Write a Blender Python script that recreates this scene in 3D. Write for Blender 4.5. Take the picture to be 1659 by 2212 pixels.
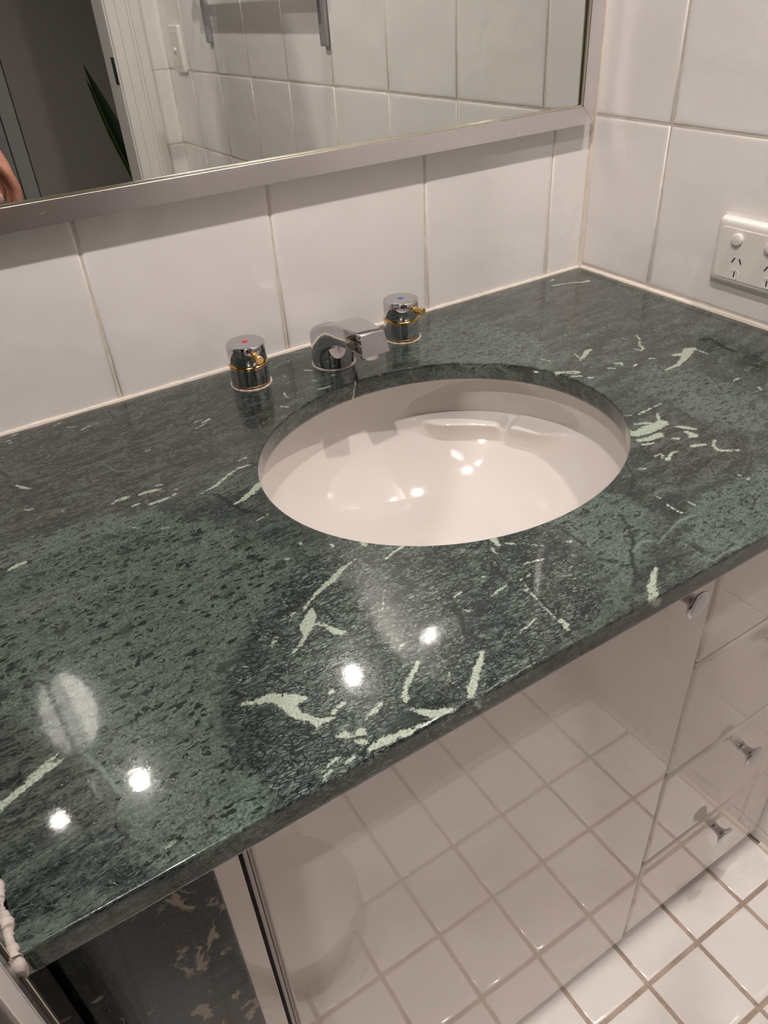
import bpy, bmesh, math, random
import numpy as np
from mathutils import Vector, Matrix

for o in list(bpy.data.objects):
    bpy.data.objects.remove(o)
SC = bpy.context.scene
COL = SC.collection
PI = math.pi

# ------------------------------------------------------------------ camera
# world: x=0 right wall, y=0 back (mirror) wall, z=0 top of the counter
cam_d = bpy.data.cameras.new('camera')
cam = bpy.data.objects.new('camera', cam_d)
COL.objects.link(cam)
Rw = [[0.84405401, -0.53356263, -0.05370058],
      [-0.34745946, -0.46786569, -0.81263376],
      [0.40846634, 0.70456556, -0.58029529]]      # rows: right, down, forward
M = Matrix(((Rw[0][0], -Rw[1][0], -Rw[2][0]), (Rw[0][1], -Rw[1][1], -Rw[2][1]), (Rw[0][2], -Rw[1][2], -Rw[2][2])))
cam.matrix_world = Matrix.Translation((-0.80248663, -0.7808742, 0.36037413)) @ M.to_4x4()
cam_d.sensor_fit = 'VERTICAL'
cam_d.sensor_height = 24.0
cam_d.lens = 24.0 * 1640.15 / 2212.0
cam_d.clip_start = 0.004
cam_d.clip_end = 50
SC.camera = cam

# ------------------------------------------------------------------ view, world, lamps
SC.view_settings.view_transform = 'Standard'
SC.view_settings.look = 'None'
SC.view_settings.gamma = 1.0
SC.view_settings.use_curve_mapping = False
SC.view_settings.exposure = 0.55
try:
    SC.cycles.blur_glossy = 0.0
    SC.cycles.caustics_reflective = True
    SC.cycles.max_bounces = 7
    SC.cycles.glossy_bounces = 6
    SC.cycles.diffuse_bounces = 4
    SC.cycles.transmission_bounces = 2
    SC.cycles.volume_bounces = 0
    SC.cycles.use_adaptive_sampling = True
    SC.cycles.adaptive_threshold = 0.06
    SC.cycles.adaptive_min_samples = 16
    SC.cycles.sample_clamp_indirect = 30.0
except Exception:
    pass
world = bpy.data.worlds.new('world'); SC.world = world
world.use_nodes = True
world.node_tree.nodes['Background'].inputs[0].default_value = (1.0, 0.93, 0.88, 1)
world.node_tree.nodes['Background'].inputs[1].default_value = 0.02

CEIL = 1.36
LAMP_COL = (1.0, 0.925, 0.88)
LAMPS = [  # x, y, power, spot cone
    (-0.136, -0.622, 20.0), (-0.773, -0.630, 24.0), (-1.38, -1.05, 24.0)]  # last one is an unseen fill lamp, added to brighten upright surfaces
def lamp_light(i, x, y, p):
    L = bpy.data.lights.new('downlight_lamp', 'SPOT')
    L.energy = p; L.color = LAMP_COL
    L.shadow_soft_size = 0.018
    L.spot_size = math.radians(172); L.spot_blend = 0.9
    o = bpy.data.objects.new('downlight_lamp', L); COL.objects.link(o)
    o.location = (x, y, CEIL - 0.032)
    return o
lamp_objs = [lamp_light(i, *a) for i, a in enumerate(LAMPS)]

# ------------------------------------------------------------------ node helper
class NT:
    def __init__(s, name):
        s.m = bpy.data.materials.new(name); s.m.use_nodes = True
        s.t = s.m.node_tree; s.t.nodes.clear()
        s.out = s.t.nodes.new('ShaderNodeOutputMaterial')
    def n(s, typ, **kw):
        nd = s.t.nodes.new(typ)
        for k, v in kw.items():
            setattr(nd, k, v)
        return nd
    def set(s, sock, v):
        if hasattr(v, 'is_output') or isinstance(v, bpy.types.NodeSocket):
            s.t.links.new(v, sock)
        else:
            if isinstance(v, (tuple, list)) and len(v) == 3 and sock.type == 'RGBA':
                v = (*v, 1)
            sock.default_value = v
    def math(s, op, a, b=0.0, c=None, clamp=False):
        nd = s.n('ShaderNodeMath', operation=op, use_clamp=clamp)
        s.set(nd.inputs[0], a); s.set(nd.inputs[1], b)
        if c is not None: s.set(nd.inputs[2], c)
        return nd.outputs[0]
    def pos(s):
        return s.n('ShaderNodeTexCoord').outputs['Object']
    def vmul(s, v, sc):
        nd = s.n('ShaderNodeVectorMath', operation='MULTIPLY'); s.set(nd.inputs[0], v); nd.inputs[1].default_value = sc
        return nd.outputs[0]
    def vadd(s, a, b):
        nd = s.n('ShaderNodeVectorMath', operation='ADD'); s.set(nd.inputs[0], a); s.set(nd.inputs[1], b)
        return nd.outputs[0]
    def vscale(s, a, f):
        nd = s.n('ShaderNodeVectorMath', operation='SCALE'); s.set(nd.inputs[0], a); s.set(nd.inputs[3], f)
        return nd.outputs[0]
    def noise(s, v, scale=1.0, detail=3, rough=0.5, color=False, dist=0.0):
        nd = s.n('ShaderNodeTexNoise'); s.set(nd.inputs['Vector'], v)
        nd.inputs['Scale'].default_value = scale; nd.inputs['Detail'].default_value = detail
        nd.inputs['Roughness'].default_value = rough; nd.inputs['Distortion'].default_value = dist
        return nd.outputs['Color' if color else 'Fac']
    def voro(s, v, scale=1.0, feature='F1', out='Distance', rnd=1.0):
        nd = s.n('ShaderNodeTexVoronoi', feature=feature); s.set(nd.inputs['Vector'], v)
        nd.inputs['Scale'].default_value = scale; nd.inputs['Randomness'].default_value = rnd
        return nd.outputs[out]
    def smooth(s, v, a, b, lo=0.0, hi=1.0):
        nd = s.n('ShaderNodeMapRange', interpolation_type='SMOOTHSTEP')
        s.set(nd.inputs[0], v); nd.inputs[1].default_value = a; nd.inputs[2].default_value = b
        nd.inputs[3].default_value = lo; nd.inputs[4].default_value = hi
        return nd.outputs[0]
    def mix(s, f, a, b):
        nd = s.n('ShaderNodeMix', data_type='RGBA')
        s.set(nd.inputs[0], f); s.set(nd.inputs[6], a); s.set(nd.inputs[7], b)
        return nd.outputs[2]
    def fmix(s, f, a, b):
        nd = s.n('ShaderNodeMix', data_type='FLOAT')
        s.set(nd.inputs[0], f); s.set(nd.inputs[2], a); s.set(nd.inputs[3], b)
        return nd.outputs[0]
    def attr(s, name):
        return s.n('ShaderNodeAttribute', attribute_name=name).outputs['Fac']
    def bump(s, h, strength=1.0, dist=0.001, normal=None):
        nd = s.n('ShaderNodeBump'); nd.inputs['Strength'].default_value = strength
        nd.inputs['Distance'].default_value = dist
        s.set(nd.inputs['Height'], h)
        if normal is not None: s.t.links.new(normal, nd.inputs['Normal'])
        return nd.outputs[0]
    def bsdf(s, **kw):
        p = s.n('ShaderNodeBsdfPrincipled')
        for k, v in kw.items():
            s.set(p.inputs[k.replace('_', ' ')], v)
        s.t.links.new(p.outputs[0], s.out.inputs[0])
        return p

def plain(name, col, rough=0.4, metal=0.0, ior=1.5, coat=0.0, noise=0.0, nscale=40.0, bump=0.0, bscale=60.0, spec=None):
    t = NT(name)
    c = col
    if noise:
        f = t.noise(t.pos(), nscale, 4, 0.6)
        c = t.mix(f, tuple(x * (1 - noise) for x in col), tuple(min(1, x * (1 + noise)) for x in col))
    kw = dict(Base_Color=c, Roughness=rough, Metallic=metal, IOR=ior, Coat_Weight=coat, Coat_Roughness=0.03)
    if bump:
        kw['Normal'] = t.bump(t.noise(t.pos(), bscale, 3, 0.5), 1.0, bump)
    p = t.bsdf(**kw)
    if spec is not None: p.inputs['Specular IOR Level'].default_value = spec
    return t.m

# ------------------------------------------------------------------ marble
def marble(name, use_attr=True, warm=False):
    t = NT(name)
    P = t.pos()
    wn = t.n('ShaderNodeVectorMath', operation='SUBTRACT')
    t.set(wn.inputs[0], t.noise(P, 22.0, 4, 0.6, color=True)); wn.inputs[1].default_value = (0.5, 0.5, 0.5)
    warp = t.vscale(wn.outputs[0], 0.014)
    PW = t.vadd(P, warp)
    wf = t.n('ShaderNodeVectorMath', operation='SUBTRACT')
    t.set(wf.inputs[0], t.noise(P, 110.0, 3, 0.6, color=True)); wf.inputs[1].default_value = (0.5, 0.5, 0.5)
    PF = t.vadd(PW, t.vscale(wf.outputs[0], 0.0035))
    # rotate a little so the streaks rise to the right
    rot = t.n('ShaderNodeVectorRotate', rotation_type='Z_AXIS'); t.set(rot.inputs['Vector'], PF); rot.inputs['Angle'].default_value = math.radians(-4)
    PR = rot.outputs[0]
    streak = t.noise(t.vmul(PR, (22, 95, 95)), 1.0, 5, 0.68)
    fine = t.noise(t.vmul(PR, (150, 420, 420)), 1.0, 4, 0.7)
    gran = t.noise(P, 520.0, 3, 0.75)
    broad = t.noise(PW, 9.0, 4, 0.55)
    rot2 = t.n('ShaderNodeVectorRotate', rotation_type='Z_AXIS'); t.set(rot2.inputs['Vector'], PF); rot2.inputs['Angle'].default_value = math.radians(7)
    PN = rot2.outputs[0]
    edge1 = t.voro(t.vmul(PN, (175, 520, 520)), 1.0, 'DISTANCE_TO_EDGE')
    edge2 = t.voro(t.vmul(PN, (62, 190, 190)), 1.0, 'DISTANCE_TO_EDGE')
    mid = t.noise(t.vmul(PR, (16, 34, 34)), 1.0, 5, 0.7)
    mid2 = t.noise(t.vadd(t.vmul(PR, (24, 48, 48)), (3.1, 7.7, 1.3)), 1.0, 4, 0.75)
    edge3 = t.voro(t.vmul(PW, (26, 44, 44)), 1.0, 'DISTANCE_TO_EDGE')
    thk = t.noise(t.vmul(PR, (60, 120, 120)), 1.0, 4, 0.7)
    net1 = t.smooth(t.math('SUBTRACT', edge1, t.math('MULTIPLY', t.math('SUBTRACT', thk, 0.45), 0.5)), 0.0, 0.14, 1, 0)
    hatch = t.smooth(t.noise(t.vmul(PN, (70, 620, 620)), 1.0, 3, 0.6), 0.47, 0.60)
    net2 = t.smooth(edge2, 0.0, 0.055, 1, 0)
    cellc = t.voro(t.vmul(PR, (190, 380, 380)), 1.0, 'F1', 'Color')
    sep = t.n('ShaderNodeSeparateColor'); t.set(sep.inputs[0], cellc)
    cv = sep.outputs[0]
    big = t.voro(t.vmul(PR, (70, 140, 140)), 1.0, 'F1', 'Color')
    sep2 = t.n('ShaderNodeSeparateColor'); t.set(sep2.inputs[0], big)
    rag = t.math('SUBTRACT', t.noise(t.vmul(P, (1.0, 1.5, 1.5)), 230.0, 4, 0.78), 0.5)
    ragb = t.math('SUBTRACT', t.noise(P, 60.0, 5, 0.7), 0.5)
    if use_attr:
        def zone(nm, soft=0.0025, amp=0.022):
            v = t.math('ADD', t.attr(nm), t.math('MULTIPLY', ragb, amp))
            return t.smooth(v, -soft, soft)
        zL, zN, zK, zR = zone('zL', 0.004, 0.050), zone('zN', 0.005, 0.05), zone('zK', 0.010, 0.05), zone('zR', 0.010, 0.05)
    else:
        zL = zN = 0.15; zK = 0.6; zR = 0.2
    dk = (0.008, 0.014, 0.0125)
    # default streaky green grey
    f = t.math('ADD', t.math('MULTIPLY', t.smooth(streak, 0.40, 0.60), 0.62), t.math('MULTIPLY', t.smooth(fine, 0.38, 0.64), 0.52))
    f = t.math('MULTIPLY', f, t.smooth(mid, 0.36, 0.60, 0.45, 1.2), clamp=True)
    base = t.mix(f, dk, (0.094, 0.122, 0.104))
    base = t.mix(t.math('MULTIPLY', t.smooth(edge2, 0.0, 0.05, 1, 0), t.smooth(mid, 0.45, 0.6, 0, 0.6)), base, (0.15, 0.195, 0.165))
    base = t.mix(t.math('MULTIPLY', t.smooth(mid2, 0.52, 0.64), 0.6), base, (0.014, 0.020, 0.018))
    stroke = t.smooth(t.noise(t.vmul(PR, (190, 640, 640)), 1.0, 4, 0.7), 0.53, 0.60)
    base = t.mix(t.math('MULTIPLY', stroke, 0.80), base, (0.010, 0.016, 0.014))
    spk = t.smooth(t.noise(t.vadd(t.vmul(PR, (260, 700, 700)), (5.0, 2.0, 9.0)), 1.0, 3, 0.7), 0.585, 0.64)
    base = t.mix(t.math('MULTIPLY', spk, 0.75), base, (0.135, 0.180, 0.150))
    # reddish grey slabs
    fr = t.math('ADD', t.math('MULTIPLY', streak, 0.5), t.math('MULTIPLY', fine, 0.5))
    red = t.mix(t.smooth(fr, 0.42, 0.58), (0.016, 0.020, 0.017), (0.088, 0.100, 0.084))
    red = t.mix(t.math('MULTIPLY', stroke, 0.7), red, (0.011, 0.014, 0.012))
    red = t.mix(t.math('MULTIPLY', spk, 0.5), red, (0.12, 0.15, 0.125))
    red = t.mix(t.math('MULTIPLY', t.smooth(edge3, 0.0, 0.03, 1, 0), 0.85), red, (0.009, 0.011, 0.009))
    red = t.mix(t.math('MULTIPLY', t.smooth(mid2, 0.42, 0.34), 0.6), red, (0.10, 0.135, 0.11))
    base = t.mix(t.math('MULTIPLY', zR, 0.85) if use_attr else 0.3, base, red)
    # light breccia: pale green ground with dark angular flecks
    bg = t.mix(t.smooth(gran, 0.34, 0.64), (0.050, 0.074, 0.061), (0.146, 0.190, 0.158))
    bg = t.mix(t.math('MULTIPLY', t.smooth(t.noise(t.vmul(PR, (60, 170, 170)), 1.0, 5, 0.75), 0.46, 0.62), 0.75), bg, (0.040, 0.060, 0.050))
    fleck = t.math('MULTIPLY', t.smooth(cv, 0.86, 0.89), t.smooth(t.noise(PF, 200.0, 2, 0.5), 0.40, 0.46))
    bg = t.mix(t.math('MULTIPLY', fleck, 0.95), bg, (0.012, 0.018, 0.015))
    fl2 = t.math('MULTIPLY', t.smooth(sep2.outputs[1], 0.94, 0.95), t.smooth(t.noise(PF, 70.0, 2, 0.5), 0.45, 0.5))
    bg = t.mix(t.math('MULTIPLY', fl2, 0.8), bg, (0.034, 0.042, 0.036))
    fl3 = t.smooth(t.noise(t.vmul(PR, (210, 420, 420)), 1.0, 3, 0.6), 0.585, 0.64)
    bg = t.mix(t.math('MULTIPLY', fl3, 0.85), bg, (0.016, 0.026, 0.021))
    base = t.mix(zL if use_attr else 0.0, base, bg)
    # webbed zone: fine dark net over broken green plates
    wb = t.mix(t.smooth(t.math('ADD', t.math('MULTIPLY', sep2.outputs[0], 0.30), t.math('ADD', t.math('MULTIPLY', fine, 0.35), t.math('MULTIPLY', broad, 0.45))), 0.30, 0.72), (0.075, 0.102, 0.090), (0.215, 0.270, 0.235))
    wb = t.mix(t.math('MULTIPLY', t.smooth(fine, 0.60, 0.40), 0.6), wb, (0.020, 0.032, 0.028))
    wb = t.mix(t.math('MULTIPLY', net1, 0.92), wb, (0.006, 0.011, 0.0105))
    wb = t.mix(t.math('MULTIPLY', hatch, 0.72), wb, (0.012, 0.019, 0.017))
    wb = t.mix(t.math('MULTIPLY', net2, 0.85), wb, (0.007, 0.012, 0.011))
    wb = t.mix(t.math('MULTIPLY', t.smooth(mid2, 0.54, 0.66), 0.7), wb, (0.011, 0.017, 0.016))
    wb = t.mix(t.math('MULTIPLY', t.smooth(mid, 0.60, 0.72), 0.5), wb, (0.12, 0.165, 0.135))
    base = t.mix(zN if use_attr else 0.25, base, wb)
    base = t.mix(t.math('MULTIPLY', zK, 0.30) if use_attr else 0.6, base, (0.012, 0.019, 0.0175))
    # dark hairlines everywhere
    hl = t.voro(t.vadd(PF, t.vscale(wf.outputs[0], 0.01)), 26.0, 'DISTANCE_TO_EDGE')
    base = t.mix(t.math('MULTIPLY', t.smooth(hl, 0.0, 0.02, 1, 0), 0.35), base, (0.010, 0.014, 0.012))
    if use_attr:
        def vm(nm, amp, soft):
            v = t.math('ADD', t.attr(nm), t.math('MULTIPLY', rag, amp))
            return t.smooth(v, soft, -soft)
        dkm = vm('dark', 0.008, 0.0014)
        base = t.mix(t.math('MULTIPLY', dkm, 0.85), base, (0.007, 0.011, 0.010))
        pm = vm('pale', 0.006, 0.0009)
        base = t.mix(t.math('MULTIPLY', pm, 0.6), base, (0.190, 0.265, 0.215))
        v1 = t.math('MULTIPLY', vm('vein', 0.0085, 0.0005), t.smooth(t.math('ADD', t.noise(PF, 170.0, 4, 0.7), t.math('MULTIPLY', t.attr('vein'), -40.0)), 0.40, 0.44))
        vcol = t.mix(t.smooth(gran, 0.3, 0.62), (0.24, 0.30, 0.23), (0.47, 0.53, 0.43))
        base = t.mix(v1, base, vcol)
        # scattered crumbs of the same white
        cr = t.math('MULTIPLY', t.smooth(t.noise(t.vmul(PR, (120, 260, 260)), 1.0, 2, 0.5), 0.745, 0.765), t.smooth(broad, 0.5, 0.6))
        base = t.mix(cr, base, (0.36, 0.44, 0.34))
    else:
        vv = t.noise(t.vmul(t.vadd(P, t.vscale(wn.outputs[0], 0.06)), (34, 14, 13)), 1.0, 4, 0.6)
        lm = t.smooth(vv, 0.575, 0.63)
        base = t.mix(lm, base, (0.40, 0.34, 0.25))
        thin = t.voro(t.vadd(PW, warp), 20.0, 'DISTANCE_TO_EDGE')
        tm = t.math('MULTIPLY', t.smooth(thin, 0.0, 0.035, 1, 0), t.smooth(broad, 0.5, 0.62))
        base = t.mix(t.math('MULTIPLY', tm, 0.8), base, (0.30, 0.27, 0.20))
    sc_ = t.n('ShaderNodeVectorMath', operation='SCALE'); t.set(sc_.inputs[0], base); sc_.inputs[3].default_value = 0.82
    base = sc_.outputs[0]
    b = t.bump(t.math('ADD', net1, t.math('MULTIPLY', gran, 0.6)), 0.16, 0.0002)
    p = t.bsdf(Base_Color=base, Roughness=0.17, IOR=1.5, Coat_Weight=0.8 if use_attr else 0.25, Coat_Roughness=0.045, Coat_IOR=1.45, Normal=b)
    p.inputs['Specular IOR Level'].default_value = 0.22
    cb = t.bump(t.noise(P, 240.0, 2, 0.5), 0.10, 0.0001)
    t.t.links.new(cb, p.inputs['Coat Normal'])
    return t.m

def tile_mat(name, col, wav=0.0016, wscale=11.0, rough=0.12):
    t = NT(name)
    P = t.pos()
    f = t.noise(P, 6.0, 3, 0.5)
    c = t.mix(f, tuple(x * 0.965 for x in col), col)
    h = t.noise(P, wscale, 2, 0.4)
    h2 = t.noise(P, wscale * 2.3, 2, 0.4)
    b = t.bump(t.math('ADD', h, t.math('MULTIPLY', h2, 0.35)), 1.0, wav)
    t.bsdf(Base_Color=c, Roughness=rough, IOR=1.5, Normal=b)
    return t.m

def grout_mat(name, col, dirt):
    t = NT(name)
    P = t.pos()
    f = t.smooth(t.noise(P, 30.0, 5, 0.7), 0.35, 0.65)
    c = t.mix(f, col, dirt)
    t.bsdf(Base_Color=c, Roughness=0.85, Normal=t.bump(t.noise(P, 700.0, 3, 0.6), 0.6, 0.0004))
    return t.m

def brushed(name, col, rough=0.30):
    t = NT(name)
    P = t.pos()
    b = t.noise(t.vmul(P, (4, 900, 900)), 1.0, 3, 0.6)
    sm = t.smooth(t.noise(t.vmul(P, (60, 260, 260)), 1.0, 4, 0.7), 0.68, 0.74)
    c = t.mix(sm, col, (0.85, 0.82, 0.80))
    t.bsdf(Base_Color=c, Metallic=1.0, Roughness=t.fmix(sm, rough, 0.6), Normal=t.bump(b, 0.25, 0.0002))
    return t.m

def chrome_mat(name, col=(0.80, 0.80, 0.81), rough=0.04, spots=True):
    t = NT(name)
    P = t.pos()
    sp = t.smooth(t.voro(P, 420.0), 0.13, 0.09)
    msk = t.smooth(t.noise(P, 60.0, 2, 0.5), 0.54, 0.62)
    m = t.math('MULTIPLY', sp, msk) if spots else 0.0
    hz = t.smooth(t.noise(P, 90.0, 5, 0.7), 0.4, 0.8)
    c = t.mix(m, col, (0.85, 0.84, 0.82))
    t.bsdf(Base_Color=c, Metallic=t.math('SUBTRACT', 1.0, m) if spots else 1.0,
           Roughness=t.math('ADD', t.math('MULTIPLY', m, 0.5), t.math('ADD', rough, t.math('MULTIPLY', hz, 0.05))))
    return t.m

MT = {}
MT['marble'] = marble('green marble')
MT['marble_shaded'] = marble('shaded dark marble', use_attr=False)  # panel stone mixed darker to paint in the shade under the counter
MT['tile'] = tile_mat('wall tile glaze', (0.85, 0.815, 0.79), 0.0024)
MT['shower_tile'] = tile_mat('shower tile', (0.15, 0.14, 0.125), 0.001)  # tiles darkened to stand in for an unlit shower beside the fill lamp
MT['grout'] = grout_mat('wall grout', (0.76, 0.70, 0.62), (0.62, 0.55, 0.47))
MT['ftile'] = tile_mat('floor tile glaze', (0.87, 0.83, 0.80), 0.0006, 22.0, 0.10)
MT['fgrout'] = grout_mat('floor grout', (0.52, 0.42, 0.35), (0.36, 0.28, 0.22))
MT['sealant'] = plain('silicone', (0.74, 0.66, 0.57), 0.45, noise=0.12, nscale=60, bump=0.0006, bscale=160)
MT['sealant_old'] = plain('old sealant', (0.48, 0.42, 0.38), 0.6, noise=0.4, nscale=120, bump=0.0005, bscale=400)
MT['laminate'] = plain('glossy white laminate', (0.79, 0.71, 0.655), 0.03, ior=1.75, noise=0.02, nscale=5)
MT['laminate_edge'] = plain('laminate edge', (0.52, 0.47, 0.44), 0.35)
MT['gap'] = plain('painted gap shade', (0.03, 0.026, 0.022), 0.8)  # near-black colour stands in for the shade inside the door gap
MT['ceramic'] = plain('basin ceramic', (0.73, 0.68, 0.64), 0.065, ior=1.5)
MT['chrome'] = chrome_mat('chrome', (0.60, 0.595, 0.61))
MT['chrome_clean'] = chrome_mat('chrome clean', (0.56, 0.55, 0.57), 0.04, False)
MT['gold'] = plain('gold plate', (0.80, 0.50, 0.19), 0.12, metal=1.0)
MT['gold_matt'] = plain('gold plate matt', (0.84, 0.56, 0.24), 0.28, metal=1.0)
MT['gold_worn'] = plain('worn gold', (0.42, 0.25, 0.13), 0.3, metal=1.0, noise=0.5, nscale=200)
MT['aluminium'] = brushed('brushed aluminium', (0.78, 0.75, 0.755), 0.26)
MT['lip'] = plain('mirror bead', (0.72, 0.68, 0.55), 0.18, metal=1.0)
MT['mirror'] = plain('silvered glass', (0.75, 0.775, 0.745), 0.0, metal=1.0)
MT['white_plastic'] = plain('white plastic', (0.80, 0.755, 0.71), 0.16)
MT['slot'] = plain('slot dark', (0.05, 0.03, 0.02), 0.7)
MT['red'] = plain('red enamel', (0.62, 0.02, 0.02), 0.25)
MT['blue'] = plain('blue enamel', (0.03, 0.11, 0.48), 0.25)
MT['paint'] = plain('white gloss paint', (0.74, 0.71, 0.68), 0.28, noise=0.03, nscale=20)
MT['ceiling'] = plain('ceiling paint', (0.60, 0.57, 0.56), 0.85)
MT['hall'] = plain('hall wall paint', (0.36, 0.33, 0.30), 0.8)
MT['hall_trim'] = plain('hall trim paint', (0.42, 0.41, 0.40), 0.5)
MT['hall_floor'] = plain('hall floor', (0.16, 0.11, 0.08), 0.4)
MT['leaf'] = plain('leaf', (0.012, 0.03, 0.012), 0.3, noise=0.5, nscale=60)
MT['leaf_edge'] = plain('leaf margin', (0.16, 0.18, 0.06), 0.4)
MT['pot'] = plain('glazed pot', (0.55, 0.52, 0.48), 0.35)
MT['soil'] = plain('soil', (0.04, 0.028, 0.02), 0.95, bump=0.004, bscale=200)
MT['wood'] = plain('stool wood', (0.28, 0.17, 0.09), 0.5, noise=0.3, nscale=12)
MT['steel'] = plain('strike plate steel', (0.10, 0.12, 0.16), 0.35, metal=1.0)
MT['skin'] = plain('skin', (0.50, 0.22, 0.15), 0.5, noise=0.10, nscale=50, bump=0.0006, bscale=300)
MT['nail'] = plain('nail', (0.70, 0.46, 0.40), 0.25)
MT['cloth_dark'] = plain('dark cloth', (0.035, 0.038, 0.05), 0.95, noise=0.2, nscale=200)
MT['cloth_trouser'] = plain('trouser cloth', (0.05, 0.05, 0.06), 0.95, noise=0.2, nscale=200)
MT['hair'] = plain('hair', (0.03, 0.02, 0.014), 0.6)
MT['shoe'] = plain('shoe', (0.10, 0.09, 0.085), 0.6)
MT['phone'] = plain('phone case', (0.02, 0.02, 0.022), 0.4)
MT['bin'] = plain('bin plastic', (0.60, 0.565, 0.53), 0.35)
MT['rubber'] = plain('black gasket', (0.012, 0.011, 0.010), 0.6)
def emis(name, col, s):
    t = NT(name); e = t.n('ShaderNodeEmission'); e.inputs[0].default_value = (*col, 1); e.inputs[1].default_value = s
    t.t.links.new(e.outputs[0], t.out.inputs[0]); return t.m
MT['lamp_face'] = emis('lamp reflector glow', (1.0, 0.84, 0.78), 1.1)
MT['dome_on'] = emis('dome glow', (1.0, 0.90, 0.84), 9.0)
MT['dome_low'] = emis('dome glow low', (1.0, 0.92, 0.86), 4.5)

# ------------------------------------------------------------------ object helpers
def link(name, me, parent=None, mat=None, loc=None):
    o = bpy.data.objects.new(name, me); COL.objects.link(o)
    if mat is not None:
        for m_ in (mat if isinstance(mat, (list, tuple)) else [mat]):
            me.materials.append(m_)
    if parent is not None: o.parent = parent
    if loc is not None: o.location = loc
    return o
def obj(name, bm, mat=None, parent=None, smooth=False, loc=None, angle=35):
    me = bpy.data.meshes.new(name)
    bm.normal_update()
    if smooth:
        for f in bm.faces: f.smooth = True
        lim = math.radians(angle)
        for e in bm.edges:
            if len(e.link_faces) == 2 and e.calc_face_angle(0) > lim:
                e.smooth = False
    bm.to_mesh(me); bm.free()
    return link(name, me, parent, mat, loc)
def thing(name, label, cat, loc=(0, 0, 0), group=None):
    o = bpy.data.objects.new(name, None); COL.objects.link(o); o.location = loc
    o.empty_display_size = 0.02
    o['label'] = label; o['category'] = cat
    if group: o['group'] = group
    return o
def tag(o, label, cat, group=None, kind=None):
    o['label'] = label; o['category'] = cat
    if group: o['group'] = group
    if kind: o['kind'] = kind
    return o
def struct(name, o, label=None):
    o.name = name; o['kind'] = 'structure'
    if label: o['label'] = label
    return o
def box(bm, x0, x1, y0, y1, z0, z1, bev=0.0, seg=2, mat=0):
    r = bmesh.ops.create_cube(bm, size=1.0)
    vs = r['verts']
    for v in vs:
        v.co = Vector(((x0 + x1) / 2 + v.co.x * (x1 - x0), (y0 + y1) / 2 + v.co.y * (y1 - y0), (z0 + z1) / 2 + v.co.z * (z1 - z0)))
    fs = set(f for v in vs for f in v.link_faces)
    for f in fs: f.material_index = mat
    if bev > 0:
        es = list(set(e for v in vs for e in v.link_edges))
        r2 = bmesh.ops.bevel(bm, geom=es, offset=bev, segments=seg, profile=0.5, affect='EDGES')
        for f in r2['faces']: f.material_index = mat
    return bm
def bx(*a, **k):
    bm = bmesh.new(); box(bm, *a, **k); return bm
def lathe(bm, prof, n=64, cx=0, cy=0, cz=0, axis='z', cap=True, mat=0):
    rings = []
    for r, h in prof:
        ring = []
        for i in range(n):
            a = 2 * PI * i / n
            if axis == 'z': p = (cx + r * math.cos(a), cy + r * math.sin(a), cz + h)
            elif axis == 'y': p = (cx + r * math.cos(a), cy + h, cz + r * math.sin(a))
            else: p = (cx + h, cy + r * math.cos(a), cz + r * math.sin(a))
            ring.append(bm.verts.new(p))
        rings.append(ring)
    for a, b in zip(rings, rings[1:]):
        for i in range(n):
            f = bm.faces.new((a[i], a[(i + 1) % n], b[(i + 1) % n], b[i])); f.material_index = mat
    if cap:
        for ring, rev in ((rings[0], True), (rings[-1], False)):
            f = bm.faces.new(ring[::-1] if rev else ring); f.material_index = mat
    bmesh.ops.recalc_face_normals(bm, faces=bm.faces[:])
    return bm
def tube(bm, pts, rad, n=10, cap=True):
    pts = [Vector(p) for p in pts]
    rads = rad if isinstance(rad, (list, tuple)) else [rad] * len(pts)
    rings = []; up = None
    for i, p in enumerate(pts):
        d = (pts[min(i + 1, len(pts) - 1)] - pts[max(i - 1, 0)]).normalized()
        if up is None:
            up = Vector((0, 0, 1)) if abs(d.z) < 0.9 else Vector((1, 0, 0))
        s = d.cross(up).normalized(); up = s.cross(d).normalized()
        rings.append([bm.verts.new(p + (s * math.cos(2 * PI * k / n) + up * math.sin(2 * PI * k / n)) * rads[i]) for k in range(n)])
    for a, b in zip(rings, rings[1:]):
        for i in range(n):
            bm.faces.new((a[i], a[(i + 1) % n], b[(i + 1) % n], b[i]))
    if cap:
        bm.faces.new(rings[0][::-1]); bm.faces.new(rings[-1])
    bmesh.ops.recalc_face_normals(bm, faces=bm.faces[:])
    return bm

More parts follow.
